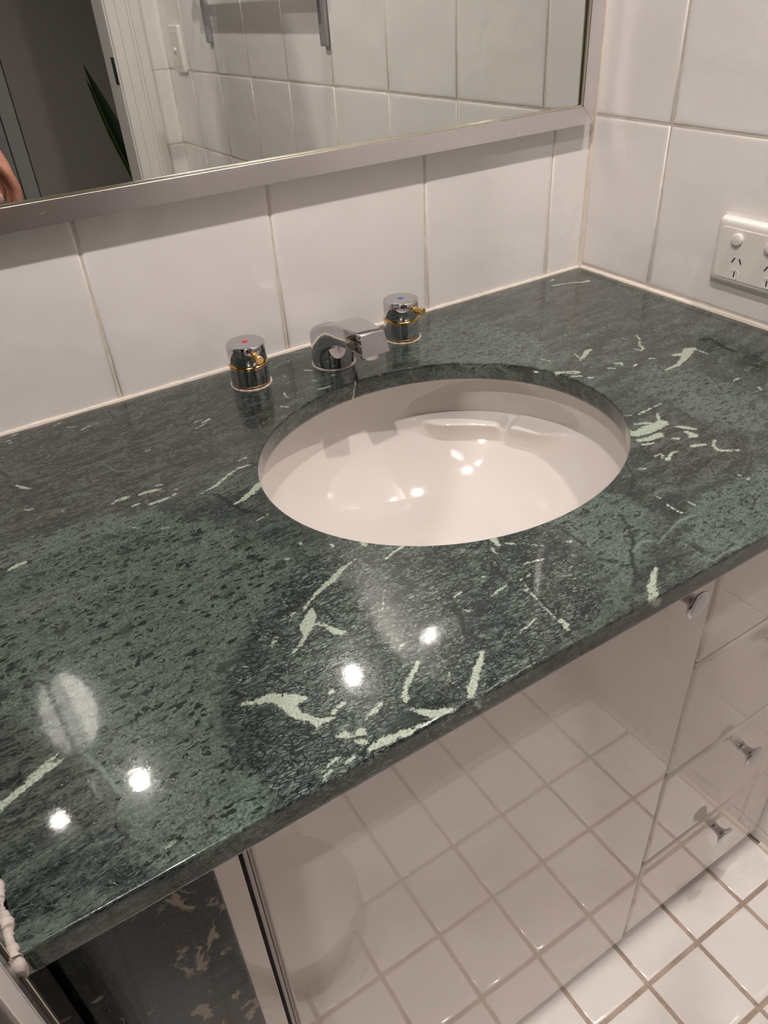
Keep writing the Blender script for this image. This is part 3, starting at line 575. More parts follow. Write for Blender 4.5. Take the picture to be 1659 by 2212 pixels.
DARK = [[-0.5197,-0.4449,0.00119,-0.5222,-0.4586,0.00151,-0.5236,-0.4725,0.00083],[-0.4499,-0.4398,0.0011,-0.4495,-0.4577,0.00126,-0.4507,-0.4764,0.00088],[-0.4531,-0.4881,0.0014,-0.4458,-0.4973,0.00192],[-0.5124,-0.4733,0.001,-0.5175,-0.4983,0.00146,-0.5203,-0.5143,0.00111,-0.5249,-0.5365,0.00062],[-0.3989,-0.4562,0.00095,-0.4076,-0.474,0.0013,-0.4181,-0.4892,0.00145,-0.4354,-0.5036,0.00176,-0.4427,-0.5137,0.00138,-0.4556,-0.524,0.00084],[-0.4708,-0.5364,0.00115,-0.4757,-0.5418,0.00081],[-0.5509,-0.518,0.00062,-0.5559,-0.5326,0.00075],[-0.5685,-0.4657,0.00175,-0.5738,-0.4803,0.00214,-0.5796,-0.4918,0.00126,-0.5736,-0.5037,0.00056],[-0.6275,-0.4838,0.00136,-0.6289,-0.4917,0.00094],[-0.6367,-0.5274,0.00129,-0.6222,-0.5329,0.00155,-0.6131,-0.5376,0.00104],[-0.6501,-0.4956,0.00066,-0.6527,-0.5036,0.00065],[-0.6726,-0.4036,0.0025,-0.6682,-0.4026,0.00118],[-0.7271,-0.4515,0.00243,-0.7247,-0.4565,0.00175,-0.7294,-0.4596,0.00107],[-0.6806,-0.4427,0.00042,-0.6658,-0.4382,0.00042,-0.6524,-0.4322,0.00036],[-0.6909,-0.5108,0.0019,-0.6853,-0.5247,0.001],[-0.6815,-0.5023,0.00039,-0.6734,-0.5003,0.00052,-0.6667,-0.497,0.00039],[-0.557,-0.4502,0.0006,-0.5662,-0.4567,0.00059,-0.5686,-0.4677,0.00058],[-0.5928,-0.3867,0.0011,-0.5919,-0.3995,0.00124],[-0.7383,-0.4536,0.00094,-0.7377,-0.468,0.00092],[-0.7463,-0.4884,0.00115,-0.7466,-0.4965,0.0019,-0.7461,-0.505,0.00138,-0.7437,-0.5132,0.00062],[-0.8364,-0.3668,0.0012,-0.8291,-0.3668,0.00075],[-0.8267,-0.3702,0.00105,-0.8229,-0.3771,0.00089],[-0.8122,-0.4701,0.00052,-0.8093,-0.4798,0.00103,-0.815,-0.4932,0.00063,-0.8158,-0.5021,0.00075,-0.8118,-0.5127,0.00123,-0.8059,-0.5223,0.00146],[-0.8368,-0.3848,0.00044,-0.8341,-0.4056,0.00057],[-0.7387,-0.5331,0.0006,-0.746,-0.5402,0.00084],[-0.7626,-0.4219,0.00056,-0.7536,-0.4215,0.0007,-0.7466,-0.4143,0.00071],[-0.8364,-0.4713,0.00052,-0.8312,-0.4869,0.00076,-0.8283,-0.5027,0.00062],[-0.8512,-0.5067,0.00149,-0.8411,-0.5061,0.00099],[-0.08,-0.2752,0.00243,-0.0687,-0.2788,0.00269,-0.078,-0.3048,0.00239,-0.0772,-0.3163,0.0019],[-0.0933,-0.3497,0.0023,-0.088,-0.359,0.0023],[-0.0816,-0.2323,0.00099,-0.0953,-0.2509,0.00097,-0.1025,-0.268,0.00144],[-0.2246,-0.3501,0.00062,-0.2279,-0.3682,0.00081,-0.2322,-0.3847,0.001,-0.2329,-0.3996,0.00079],[-0.3127,-0.4024,0.00128,-0.3163,-0.4163,0.0009],[-0.3391,-0.4054,0.00107,-0.3514,-0.4274,0.00121,-0.3762,-0.4438,0.00133,-0.3943,-0.4442,0.0013],[-0.2731,-0.3796,0.00096,-0.2721,-0.3842,0.00115],[-0.2895,-0.1909,0.00219,-0.2802,-0.2061,0.00174,-0.2738,-0.2189,0.00174],[-0.4383,-0.4407,0.00063,-0.4411,-0.4538,0.00062],[-0.6626,-0.2264,0.00092,-0.6507,-0.2354,0.00128,-0.6468,-0.2556,0.00126,-0.6413,-0.2747,0.00193,-0.6345,-0.2798,0.00122,-0.6286,-0.2901,0.00069],[-0.7093,-0.0523,0.00067,-0.7039,-0.0814,0.00065],[-0.8025,-0.0752,0.00173,-0.7976,-0.0896,0.00149],[-0.725,-0.1119,0.00146,-0.7102,-0.1042,0.00148,-0.7027,-0.1061,0.00084],[-0.7958,-0.1349,0.00121,-0.7894,-0.1524,0.00139],[-0.7705,-0.144,0.001,-0.7675,-0.1687,0.00097],[-0.7882,-0.1807,0.00096,-0.7812,-0.1739,0.00116],[-0.7804,-0.0773,0.00108,-0.7745,-0.0781,0.00108],[-0.7427,-0.259,0.00139,-0.7352,-0.2697,0.00155],[-0.8184,-0.2612,0.00121,-0.8139,-0.2691,0.0012],[-0.6658,-0.3332,0.00097,-0.6531,-0.3424,0.00064],[-0.6671,-0.1523,0.0006,-0.6648,-0.1687,0.00059],[-0.4257,-0.0833,0.00217,-0.4394,-0.1144,0.00161,-0.4486,-0.1396,0.00094],[-0.4751,-0.097,0.0008,-0.4796,-0.1185,0.00063],[-0.5323,-0.1403,0.0006,-0.5474,-0.1653,0.00058],[-0.5455,-0.1039,0.00077,-0.5316,-0.1116,0.00077]]
ZONES = [('L', [(-0.823, -0.198), (-0.768, -0.2), (-0.704, -0.223), (-0.656, -0.298), (-0.64, -0.333), (-0.641, -0.366), (-0.685, -0.396), (-0.722, -0.433), (-0.742, -0.468), (-0.744, -0.499), (-0.737, -0.533), (-0.747, -0.549), (-0.807, -0.535), (-0.812, -0.513), (-0.812, -0.488), (-0.82, -0.447), (-0.841, -0.4), (-0.869, -0.372), (-0.844, -0.198)]), ('L', [(-0.449, -0.421), (-0.387, -0.426), (-0.377, -0.466), (-0.422, -0.506), (-0.453, -0.522), (-0.475, -0.53), (-0.522, -0.559), (-0.533, -0.542), (-0.492, -0.529), (-0.463, -0.496), (-0.456, -0.446)]), ('L', [(-0.318, -0.052), (-0.248, -0.052), (-0.211, -0.14), (-0.256, -0.235), (-0.29, -0.192), (-0.343, -0.134), (-0.378, -0.121)]), ('L', [(-0.338, -0.479), (-0.245, -0.479), (-0.318, -0.547), (-0.379, -0.537), (-0.383, -0.507)]), ('L', [(-0.167, -0.277), (-0.144, -0.353), (-0.152, -0.412), (-0.205, -0.45), (-0.228, -0.388), (-0.225, -0.316)]), ('N', [(-0.641, -0.366), (-0.608, -0.363), (-0.568, -0.324), (-0.465, -0.401), (-0.453, -0.426), (-0.463, -0.496), (-0.489, -0.531), (-0.522, -0.534), (-0.589, -0.549), (-0.689, -0.551), (-0.742, -0.543), (-0.737, -0.533), (-0.744, -0.499), (-0.742, -0.468), (-0.722, -0.433), (-0.685, -0.396)]), ('K', [(-0.612, -0.089), (-0.572, -0.054), (-0.471, -0.03), (-0.362, -0.069), (-0.37, -0.128), (-0.485, -0.123), (-0.547, -0.139), (-0.6, -0.21), (-0.607, -0.162)]), ('K', [(-0.735, -0.443), (-0.712, -0.454), (-0.706, -0.494), (-0.735, -0.505), (-0.744, -0.499), (-0.742, -0.468)]), ('K', [(-0.479, -0.357), (-0.449, -0.486), (-0.466, -0.512), (-0.476, -0.467), (-0.521, -0.413)]), ('R', [(-0.854, -0.382), (-0.841, -0.4), (-0.82, -0.447), (-0.812, -0.488), (-0.816, -0.499), (-0.846, -0.475), (-0.871, -0.48), (-0.873, -0.432)]), ('R', [(-0.782, 0.045), (-0.592, 0.005), (-0.529, -0.102), (-0.6, -0.21), (-0.665, -0.217), (-0.751, -0.205), (-0.823, -0.198)]), ('R', [(-0.021, -0.019), (-0.018, -0.143), (-0.111, -0.291), (-0.149, -0.227), (-0.171, -0.136), (-0.152, -0.027)]), ('R', [(-0.138, -0.236), (-0.099, -0.269), (-0.139, -0.315), (-0.183, -0.279)]), ('R', [(-0.24, -0.343), (-0.208, -0.404), (-0.245, -0.479), (-0.334, -0.466), (-0.336, -0.429)])]

def seg_field(X, Y, polys):
    D = np.full(X.shape, 0.02, dtype=np.float32)
    for pl in polys:
        a = np.array(pl).reshape(-1, 3)
        for k in range(len(a) - 1):
            x0, y0, w0 = a[k]; x1, y1, w1 = a[k + 1]
            m = 0.024
            sel = (X > min(x0, x1) - m) & (X < max(x0, x1) + m) & (Y > min(y0, y1) - m) & (Y < max(y0, y1) + m)
            if not sel.any(): continue
            px, py = X[sel], Y[sel]
            dx, dy = x1 - x0, y1 - y0; L = dx * dx + dy * dy + 1e-12
            t = np.clip(((px - x0) * dx + (py - y0) * dy) / L, 0, 1)
            d = np.hypot(px - x0 - t * dx, py - y0 - t * dy) - (w0 + (w1 - w0) * t)
            D[sel] = np.minimum(D[sel], d)
    return D
def zone_field(X, Y, polys):
    S = np.full(X.shape, -0.03, dtype=np.float32)
    for pl in polys:
        a = np.array(pl); n = len(a)
        ins = np.zeros(X.shape, bool); D = np.full(X.shape, 1.0)
        for k in range(n):
            x0, y0 = a[k]; x1, y1 = a[(k + 1) % n]
            c = ((y0 > Y) != (y1 > Y)) & (X < (x1 - x0) * (Y - y0) / (y1 - y0 + 1e-12) + x0)
            ins ^= c
            dx, dy = x1 - x0, y1 - y0; L = dx * dx + dy * dy + 1e-12
            t = np.clip(((X - x0) * dx + (Y - y0) * dy) / L, 0, 1)
            D = np.minimum(D, np.hypot(X - x0 - t * dx, Y - y0 - t * dy))
        S = np.maximum(S, np.clip(np.where(ins, D, -D), -0.03, 0.03))
    return S

def counter_mesh():
    NA = 1320
    # outer boundary angle samples hit the four corners exactly
    cor = [(CX1, CY0), (CX1, CY1), (CX0, CY1), (CX0, CY0)]
    ang = [math.atan2(y - EY, x - EX) for x, y in cor]
    ang[3] -= 0; A = []
    seq = [ang[3], ang[0], ang[1], ang[2], ang[3] + 2 * PI]
    for a0, a1 in zip(seq, seq[1:]):
        k = int(round(NA * (a1 - a0) / (2 * PI)))
        A += [a0 + (a1 - a0) * i / k for i in range(k)]
    A = np.array(A); NA = len(A)
    c, s = np.cos(A), np.sin(A)
    tx = np.where(c > 0, (CX1 - EX) / np.where(abs(c) < 1e-9, 1e-9, c), (CX0 - EX) / np.where(abs(c) < 1e-9, -1e-9, c))
    ty = np.where(s > 0, (CY1 - EY) / np.where(abs(s) < 1e-9, 1e-9, s), (CY0 - EY) / np.where(abs(s) < 1e-9, -1e-9, s))
    ro = np.minimum(np.abs(tx), np.abs(ty))
    ri = 1.0 / np.sqrt((c / EA) ** 2 + (s / EB) ** 2)
    rows = []; UV = []
    b = 0.0007; o = 0.0018
    # hole wall from bottom up, small arris, top rings, outer arris, outer wall down
    def ring(r, z, r_uv=None, ext=0.0):
        x = EX + r * c; y = EY + r * s
        rows.append(np.stack([x, y, np.full(NA, z)], 1))
        ru = r if r_uv is None else r_uv
        UV.append(np.stack([EX + ru * c, EY + ru * s - ext * (np.abs(y - CY0) < 1e-4)], 1))
    for z in np.linspace(CT, -b, 8): ring(ri, z, ri + z * 0.55)
    ring(ri + b * 0.3, -b * 0.3)
    NR = 190
    for k in range(NR):
        f = k / (NR - 1)
        ring((ri + b) + ((ro - o) - (ri + b)) * f, 0.0)
    ring(ro - o * 0.3, -o * 0.3)
    for z in np.linspace(-o, CT + o, 9): ring(ro, z, ro, ext=-z * 0.7)
    ring(ro - o * 0.3, CT + o * 0.3, ro, ext=-CT * 0.7)
    ring(ro - o, CT, ro, ext=-CT * .7)
    V = np.concatenate(rows); U = np.concatenate(UV); NRr = len(rows)
    i = np.arange(NA); faces = []
    for r in range(NRr):
        r2 = (r + 1) % NRr
        faces.append(np.stack([r * NA + i, r2 * NA + i, r2 * NA + (i + 1) % NA, r * NA + (i + 1) % NA], 1))
    F = np.concatenate(faces)[:, ::-1]
    me = bpy.data.meshes.new('countertop')
    me.vertices.add(len(V)); me.vertices.foreach_set('co', V.astype(np.float32).ravel())
    me.loops.add(F.size); me.loops.foreach_set('vertex_index', F.astype(np.int32).ravel())
    me.polygons.add(len(F)); me.polygons.foreach_set('loop_start', (np.arange(len(F)) * 4).astype(np.int32))
    try: me.polygons.foreach_set('loop_total', np.full(len(F), 4, np.int32))
    except Exception: pass
    me.update(calc_edges=True)
    X, Y = U[:, 0], U[:, 1]
    def at(nm, arr):
        a = me.attributes.new(nm, 'FLOAT', 'POINT'); a.data.foreach_set('value', arr.astype(np.float32))
    at('vein', seg_field(X, Y, VEINS)); at('pale', seg_field(X, Y, PALE)); at('dark', seg_field(X, Y, DARK))
    for z in 'LNKR':
        at('z' + z, zone_field(X, Y, [p for n, p in ZONES if n == z]))
    return me
me = counter_mesh()
co = link('countertop', me, None, MT['marble'])
tag(co, 'polished dark green marble vanity top with white veins and an oval basin cutout', 'countertop')

# ------------------------------------------------------------------ basin
def basin():
    bm = bmesh.new()
    NA, NR = 320, 200
    D = 0.138; n = 2.9
    rows = []
    RA, RB = 0.1940, 0.1725; OX, OY = 0.0150, 0.0150
    def ledge(a, z):
        # overflow lip on the far right side of the bowl
        w = 1 / (1 + math.exp(-(a - math.radians(8)) / 0.05)) * 1 / (1 + math.exp((a - math.radians(66)) / 0.05))
        mid = (a - math.radians(40)) / math.radians(26)
        notch = math.exp(-((a - math.radians(32)) / 0.038) ** 2)
        zl = -0.076 - 0.009 * notch
        t = (z - zl) / 0.0013
        prof = 1 / (1 + math.exp(max(-40, min(40, t * 1.6))))     # 1 below the lip, 0 above
        fall = max(0.0, min(1.0, 1 + (z - zl) / 0.050)) if z < zl else 1.0
        bul = 0.031 * prof * fall ** 1.8 * (1 - 0.45 * notch)
        # a shallow trough above the lip
        tr = -0.010 * math.exp(-((z - zl - 0.010) / 0.008) ** 2)
        return w * (bul + tr)
    for j in range(NR + 1):
        f = j / NR
        ph = f * PI / 2
        zz = -math.sin(ph) ** (2 / 2.2)
        rr_ = math.cos(ph) ** (2 / n) if j < NR else 0.0
        ring = []
        if j == NR:
            rr_ = 0.06
        for i in range(NA):
            a = 2 * PI * i / NA
            aa = (a + PI) % (2 * PI) - PI
            z = -0.0202 + D * zz
            rad = max(rr_, 0.06)
            x = rad * RA * math.cos(a); y = rad * RB * math.sin(a)
            L = math.hypot(x, y); q = ledge(aa, z)
            k = (L - q) / L if L > 0.05 else 1
            ring.append(bm.verts.new((EX + OX + x * k, EY + OY + y * k, z)))
        rows.append(ring)
    for a, b in zip(rows, rows[1:]):
        for i in range(NA):
            bm.faces.new((a[i], b[i], b[(i + 1) % NA], a[(i + 1) % NA]))
    bm.faces.new(rows[-1])
    # flange under the stone and outer shell
    fl = [bm.verts.new((EX + (RA + 0.022) * math.cos(2 * PI * i / NA), EY + (RB + 0.022) * math.sin(2 * PI * i / NA), -0.0202)) for i in range(NA)]
    ob = [bm.verts.new((EX + (RA + 0.022) * math.cos(2 * PI * i / NA), EY + (RB + 0.022) * math.sin(2 * PI * i / NA), -0.032)) for i in range(NA)]
    o2 = [bm.verts.new((EX + (RA + 0.010) * math.cos(2 * PI * i / NA), EY + (RB + 0.010) * math.sin(2 * PI * i / NA), -0.085)) for i in range(NA)]
    o3 = [bm.verts.new((EX + RA * 0.5 * math.cos(2 * PI * i / NA), EY + RB * 0.5 * math.sin(2 * PI * i / NA), -0.172)) for i in range(NA)]
    for a, b in ((fl, rows[0]), (ob, fl), (o2, ob), (o3, o2)):
        for i in range(NA):
            bm.faces.new((a[i], b[i], b[(i + 1) % NA], a[(i + 1) % NA]))
    bm.faces.new(o3[::-1])
    bmesh.ops.recalc_face_normals(bm, faces=bm.faces[:])
    return bm
bt = thing('wash_basin', 'cream white oval undermounted ceramic wash basin below the green marble', 'basin', (EX, EY, -0.16))
b_ = obj('bowl', basin(), MT['ceramic'], smooth=True, angle=50); child(b_, bt)
bm = bmesh.new()
lathe(bm, [(0.0215, 0.000), (0.0215, 0.003), (0.019, 0.0042), (0.015, 0.0025), (0.0, 0.0025)][:-1], 48, EX, EY, -0.1605)
child(obj('drain', bm, MT['chrome_clean'], smooth=True), bt)
bm = bmesh.new(); lathe(bm, [(0.012, 0.0), (0.012, 0.003), (0.009, 0.006), (0.003, 0.007)], 40, EX, EY, -0.1575)
child(obj('plug', bm, MT['chrome_clean'], smooth=True), bt)

# ------------------------------------------------------------------ taps
def make_tap(label, x, y, ang, spot_mat, spot_label):
    t = thing('basin_tap', label, 'tap', (x, y, 0), 'pillar taps beside the spout')
    r = 0.0207
    bm = bmesh.new(); lathe(bm, [(r - .0005, 0.0032), (r, 0.0037), (r, 0.0222), (r - .0006, 0.0228)], 72)
    obj('body', bm, MT['chrome_clean'], t, True)
    bm = bmesh.new(); lathe(bm, [(r + .0004, 0.0003), (r + .0004, 0.0033), (r, 0.0036)], 72)
    obj('base_ring', bm, MT['gold_worn'], t, True)['label'] = 'worn gold base ring'
    bm = bmesh.new(); lathe(bm, [(r, 0.0228), (r + .0006, 0.0234), (r + .0006, 0.0252), (r, 0.0258)], 72)
    obj('collar', bm, MT['gold'], t, True)['label'] = 'gold band round the tap'
    bm = bmesh.new(); lathe(bm, [(r - .0007, 0.0258), (r, 0.0263), (r, 0.0457), (r - .0005, 0.0468), (r - .0015, 0.0475), (r - .003, 0.04770)], 72)
    h = obj('handle', bm, MT['chrome'], t, True, angle=60)
    bm = bmesh.new(); lathe(bm, [(0.0031, 0.0476), (0.0031, 0.04795), (0.0027, 0.0481)], 28)
    s = obj('indicator', bm, spot_mat, h, True); s['label'] = spot_label
    bm = bmesh.new()
    lathe(bm, [(0.0047, 0.0185), (0.0047, 0.0209), (0.0040, 0.0212), (0.0040, 0.0305), (0.0044, 0.0309), (0.0046, 0.0314), (0.0046, 0.0321), (0.0041, 0.0326)], 32, axis='x')
    l = obj('lever', bm, MT['gold_matt'], h, True, loc=(0, 0, 0.0372)); l.rotation_euler = (0, 0, math.radians(ang)); l['label'] = 'short gold lever pin'
    rr = random.Random(int(abs(x) * 1000)); bm = bmesh.new(); n = 60
    P = [(0.0218 * math.cos(2 * PI * i / n), 0.0218 * math.sin(2 * PI * i / n), 0.0003) for i in range(n + 1)]
    tube(bm, P, [0.0009 + rr.uniform(-.0003, .0007) for _ in P], 8)
    obj('sealant_ring', bm, MT['sealant_old'], t, True, angle=80)
    return t
make_tap('chrome and gold basin tap with a red dot, left of the spout', -0.5352, -0.0494, -88, MT['red'], 'red dot')
make_tap('chrome and gold basin tap with a blue dot, right of the spout', -0.3372, -0.0494, -70, MT['blue'], 'blue dot')

# ------------------------------------------------------------------ spout
def rrect(hw, z0, z1, r, k=5):
    """rounded rectangle in x/z, list of (x, z)"""
    r = min(r, hw * 0.95, (z1 - z0) * 0.48); pts = []
    for cx, cz, a0 in ((hw - r, z1 - r, 0), (-hw + r, z1 - r, 90), (-hw + r, z0 + r, 180), (hw - r, z0 + r, 270)):
        for i in range(k + 1):
            a = math.radians(a0 + 90 * i / k); pts.append((cx + r * math.cos(a), cz + r * math.sin(a)))
    return pts
SX = -0.4372
sp = thing('basin_spout', 'low arched chrome spout between the two taps', 'spout', (SX, -0.0595, 0))
secs = [  # y, half width, z0, z1, radius
    (-0.0362, .0060, .012, .0270, .002), (-0.0370, .0098, .010, .0290, .002), (-0.0395, .0145, .008, .0315, .002), (-0.0440, .0190, .006, .0345, .0018),
    (-0.0500, .0222, .005, .0385, .0016), (-0.0595, .0238, .006, .0438, .0016), (-0.0690, .0232, .014, .0488, .0016), (-0.0770, .0218, .0240, .0532, .0016),
    (-0.0850, .0201, .0300, .0562, .0016), (-0.0940, .0184, .0350, .0590, .0016), (-0.1040, .0170, .0388, .0612, .0016), (-0.1150, .0159, .0408, .0628, .0016),
    (-0.1270, .0150, .0418, .0636, .0016), (-0.1390, .0144, .0420, .0638, .0016), (-0.1490, .0140, .0418, .0634, .0014), (-0.1506, .0139, .0418, .0628, .0012)]
bm = bmesh.new(); rows = []
for (y, hw, z0, z1, r) in secs:
    last = y <= -0.149
    row = []
    for x, z in rrect(hw, z0, z1, r):
        yy = y
        f = (z1 - z) / (z1 - z0)
        if last: yy -= 0.0060 * f + 0.0012 * (1 - (x / hw) ** 2)
        xx = x * (1 + (0.16 * f if y < -0.12 else 0.16 * f * max(0, (-y - 0.09) / 0.03)))
        row.append(bm.verts.new((xx, yy + 0.0595, z)))
    rows.append(row)
n = len(rows[0])
for a, b in zip(rows, rows[1:]):
    for i in range(n): bm.faces.new((a[i], a[(i + 1) % n], b[(i + 1) % n], b[i]))
bm.faces.new(rows[0]); bm.faces.new(rows[-1][::-1])
bmesh.ops.recalc_face_normals(bm, faces=bm.faces[:])
obj('arm', bm, MT['chrome'], sp, True, angle=32)
bm = bmesh.new(); lathe(bm, [(0.0230, 0.0), (0.0236, 0.0006), (0.0236, 0.0300), (0.0225, 0.0385)], 72)
obj('base', bm, MT['chrome_clean'], sp, True)
bm = bmesh.new(); lathe(bm, [(0.0098, 0.0), (0.0106, 0.0006), (0.0108, 0.0082)], 40, 0, -0.0835, 0.0352)
obj('aerator', bm, MT['aluminium'], sp, True)
rr = random.Random(5); bm = bmesh.new(); P = [(0.0243 * math.cos(2 * PI * i / 70), 0.0243 * math.sin(2 * PI * i / 70), 0.0002) for i in range(71)]
tube(bm, P, [0.0008 + rr.uniform(-.0002, .0006) for _ in P], 8)
obj('sealant_ring', bm, plain('grey pink sealant', (0.50, 0.40, 0.38), 0.7), sp, True, angle=80)

# ------------------------------------------------------------------ mirror
mr = thing('mirror', 'large wall mirror in a brushed aluminium frame above the counter', 'mirror', (-0.45, 0, 0.19))
def addm(name, bm, mat, **k):
    return child(obj(name, bm, mat, **k), mr)
MX0, MX1, MZ0, MZ1 = -0.8755, -0.0185, 0.1895, 1.12
FW, FD = 0.0205, 0.0185
def rail_h(z0, z1, zi):
    bm = bmesh.new()
    # front face with mitred ends
    a = MX0; b = MX1; zo = z0 if zi > z0 else z1
    pts = [(a, zo), (b, zo), (b - FW, zi), (a, zi)]
    f0 = [bm.verts.new((x, -FD, z)) for x, z in pts]; f1 = [bm.verts.new((x, -0.0001, z)) for x, z in pts]
    bm.faces.new(f0); bm.faces.new(f1[::-1])
    for k in range(4): bm.faces.new((f0[k], f1[k], f1[(k + 1) % 4], f0[(k + 1) % 4]))
    bmesh.ops.recalc_face_normals(bm, faces=bm.faces[:])
    bmesh.ops.bevel(bm, geom=bm.edges[:], offset=0.0005, segments=2, affect='EDGES')
    return bm
def rail_v(xo, xi):
    bm = bmesh.new()
    s = 1 if xi > xo else -1
    pts = [(xo, MZ0), (xo, MZ1), (xi, MZ1 - FW), (xi, MZ0 + FW)]
    f0 = [bm.verts.new((x, -FD, z)) for x, z in pts]; f1 = [bm.verts.new((x, -0.0001, z)) for x, z in pts]
    bm.faces.new(f0); bm.faces.new(f1[::-1])
    for k in range(4): bm.faces.new((f0[k], f1[k], f1[(k + 1) % 4], f0[(k + 1) % 4]))
    bmesh.ops.recalc_face_normals(bm, faces=bm.faces[:])
    bmesh.ops.bevel(bm, geom=bm.edges[:], offset=0.0005, segments=2, affect='EDGES')
    return bm
addm('frame_rail', rail_h(MZ0, MZ0 + FW, MZ0 + FW), MT['aluminium'])
addm('frame_rail', rail_h(MZ1 - FW, MZ1, MZ1 - FW), MT['aluminium'])
addm('frame_rail', rail_v(MX1, MX1 - FW), MT['aluminium'])
bm = bmesh.new()
zi0, zi1, xi0, xi1 = MZ0 + FW, MZ1 - FW, MX0 + 0.004, MX1 - FW
box(bm, xi0, xi1, -0.0175, -0.0150, zi0, zi0 + 0.0022, 0.0006); box(bm, xi0, xi1, -0.0175, -0.0150, zi1 - 0.0022, zi1, 0.0006)
box(bm, xi1 - 0.0022, xi1, -0.0175, -0.0150, zi0, zi1, 0.0006)
addm('bead', bm, MT['lip'])
# silvered glass leaning back by half a degree
bm = bmesh.new()
box(bm, xi0 - 0.004, xi1 + 0.004, -0.014, -0.0115, 0, zi1 - zi0 + 0.006)
for v in bm.verts:
    v.co.y += 0.009 * v.co.z
    v.co.z += zi0 - 0.003
addm('glass', bm, MT['mirror'])

# ------------------------------------------------------------------ vanity cabinet
CF = -0.4892
vc = thing('vanity_cabinet', 'glossy white vanity cabinet with a wide door and a stack of drawers', 'cabinet', (-0.39, -0.25, FLOOR))
def addc(name, bm, mat, parent=None, **k):
    o = obj(name, bm, mat, **k)
    if parent is None: return child(o, vc)
    o.parent = parent; return o
bm = bmesh.new()
box(bm, -0.776, -0.7585, CF + 0.002, -0.01, FLOOR + 0.02, CT - 0.0005, 0.0006)
box(bm, -0.020, -0.003, CF + 0.018, -0.01, FLOOR + 0.02, CT - 0.0005)
box(bm, -0.776, -0.003, CF + 0.020, -0.01, FLOOR + 0.03, FLOOR + 0.046)
box(bm, -0.776, -0.003, -0.016, -0.006, FLOOR + 0.03, CT - 0.003)
box(bm, -0.300, -0.284, CF + 0.020, -0.02, FLOOR + 0.03, -0.205)
box(bm, -0.776, -0.003, CF + 0.019, CF + 0.036, CT - 0.0205, CT - 0.0005)
addc('carcass', bm, MT['laminate'])
addc('plinth', bx(-0.77, -0.003, CF + 0.045, CF + 0.060, FLOOR + 0.0004, FLOOR + 0.031), MT['laminate'])
addc('gap_strip', bx(-0.7586, -0.7556, CF + 0.0045, CF + 0.012, FLOOR + 0.03, CT - 0.001), MT['gap'])['label'] = 'black strip standing in for the shaded gap beside the door'
addc('edge_strip', bx(-0.7556, -0.7528, CF + 0.001, CF + 0.018, FLOOR + 0.03, CT - 0.001, 0.0005), MT['laminate_edge'])
ZT = [-0.0235, -0.2135, -0.3948, -0.5758, -0.7564]
dr = addc('door', bx(-0.7498, -0.2935, CF, CF + 0.018, ZT[4] - 0.0035, ZT[0], 0.0022, seg=4), MT['laminate'])
addc('door_edge', bx(-0.7520, -0.7499, CF + 0.0025, CF + 0.0175, ZT[4], ZT[0] - 0.0005), MT['laminate_edge'])
def knob_prof():
    return [(0.0062, -0.0006), (0.0062, 0.0012), (0.0058, 0.0035), (0.0054, 0.009), (0.0060, 0.0125), (0.0085, 0.0160), (0.0116, 0.0180), (0.0136, 0.0192), (0.0141, 0.0202), (0.0136, 0.0211), (0.0110, 0.0220), (0.0060, 0.0228), (0.0015, 0.0230)]
def knob(parent, x, z):
    bm = bmesh.new(); lathe(bm, [(r, -h) for r, h in knob_prof()], 48, axis='y')
    o = obj('knob', bm, MT['chrome_clean'], smooth=True, angle=60)
    o.parent = parent
    pl = parent.location + vc.location
    o.location = Vector((x, CF, z)) - pl
    o['label'] = 'chrome mushroom knob'
    return o
knob(dr, -0.3465, -0.0870)
for k in range(4):
    z1, z0 = ZT[k] - (0.0 if k == 0 else 0.0016), ZT[k + 1] + 0.0010
    d = addc('drawer', bx(-0.2905, -0.0042, CF, CF + 0.018, z0, z1, 0.0058, seg=3), MT['laminate'])
    knob(d, -0.149, (-0.085, -0.262, -0.4405, -0.6125)[k])

# marble filler between cabinet and left wall
tag(obj('marble_panel', bx(-0.8738, -0.7762, -0.489, -0.470, FLOOR + 0.0005, CT - 0.0004, 0.0006), MT['marble_shaded']),
    'narrow shaded dark marble panel under the counter, left of the white cabinet', 'panel')

# ------------------------------------------------------------------ shower screen channel at the end of the wall nib
ss = thing('shower_screen', 'clear glass shower screen with upright metal channel at the left end of the counter', 'shower screen', (-0.89, -0.56, FLOOR))
ZC = 1.20
t = NT('clear screen glass')
fr = t.n('ShaderNodeFresnel'); fr.inputs[0].default_value = 1.5
tb_ = t.n('ShaderNodeBsdfTransparent'); tb_.inputs[0].default_value = (0.93, 0.95, 0.94, 1)
gb_ = t.n('ShaderNodeBsdfGlossy'); gb_.inputs['Roughness'].default_value = 0.02
mx_ = t.n('ShaderNodeMixShader'); t.t.links.new(fr.outputs[0], mx_.inputs[0]); t.t.links.new(tb_.outputs[0], mx_.inputs[1]); t.t.links.new(gb_.outputs[0], mx_.inputs[2])
t.t.links.new(mx_.outputs[0], t.out.inputs[0])
child(obj('glass_pane', bx(-0.882, -0.8765, -0.540, -0.002, FLOOR + 0.001, ZC), t.m), ss)
for nm, y0, y1, x1, mt in (('edge_bead', -0.5425, -0.5385, -0.8746, 'lip'), ('gasket', -0.5515, -0.5428, -0.8765, 'rubber'), ('rail', -0.5580, -0.5518, -0.8742, 'aluminium'),
                           ('gasket', -0.5645, -0.5582, -0.8765, 'rubber'), ('rail', -0.5835, -0.5648, -0.8725, 'white_plastic'), ('gasket', -0.5855, -0.5837, -0.8755, 'slot'), ('rail', -0.62, -0.5857, -0.8735, 'aluminium')):
    child(obj(nm, bx(x1 - 0.05, x1, y0, y1, FLOOR + 0.001, ZC, 0.0005), MT[mt]), ss)

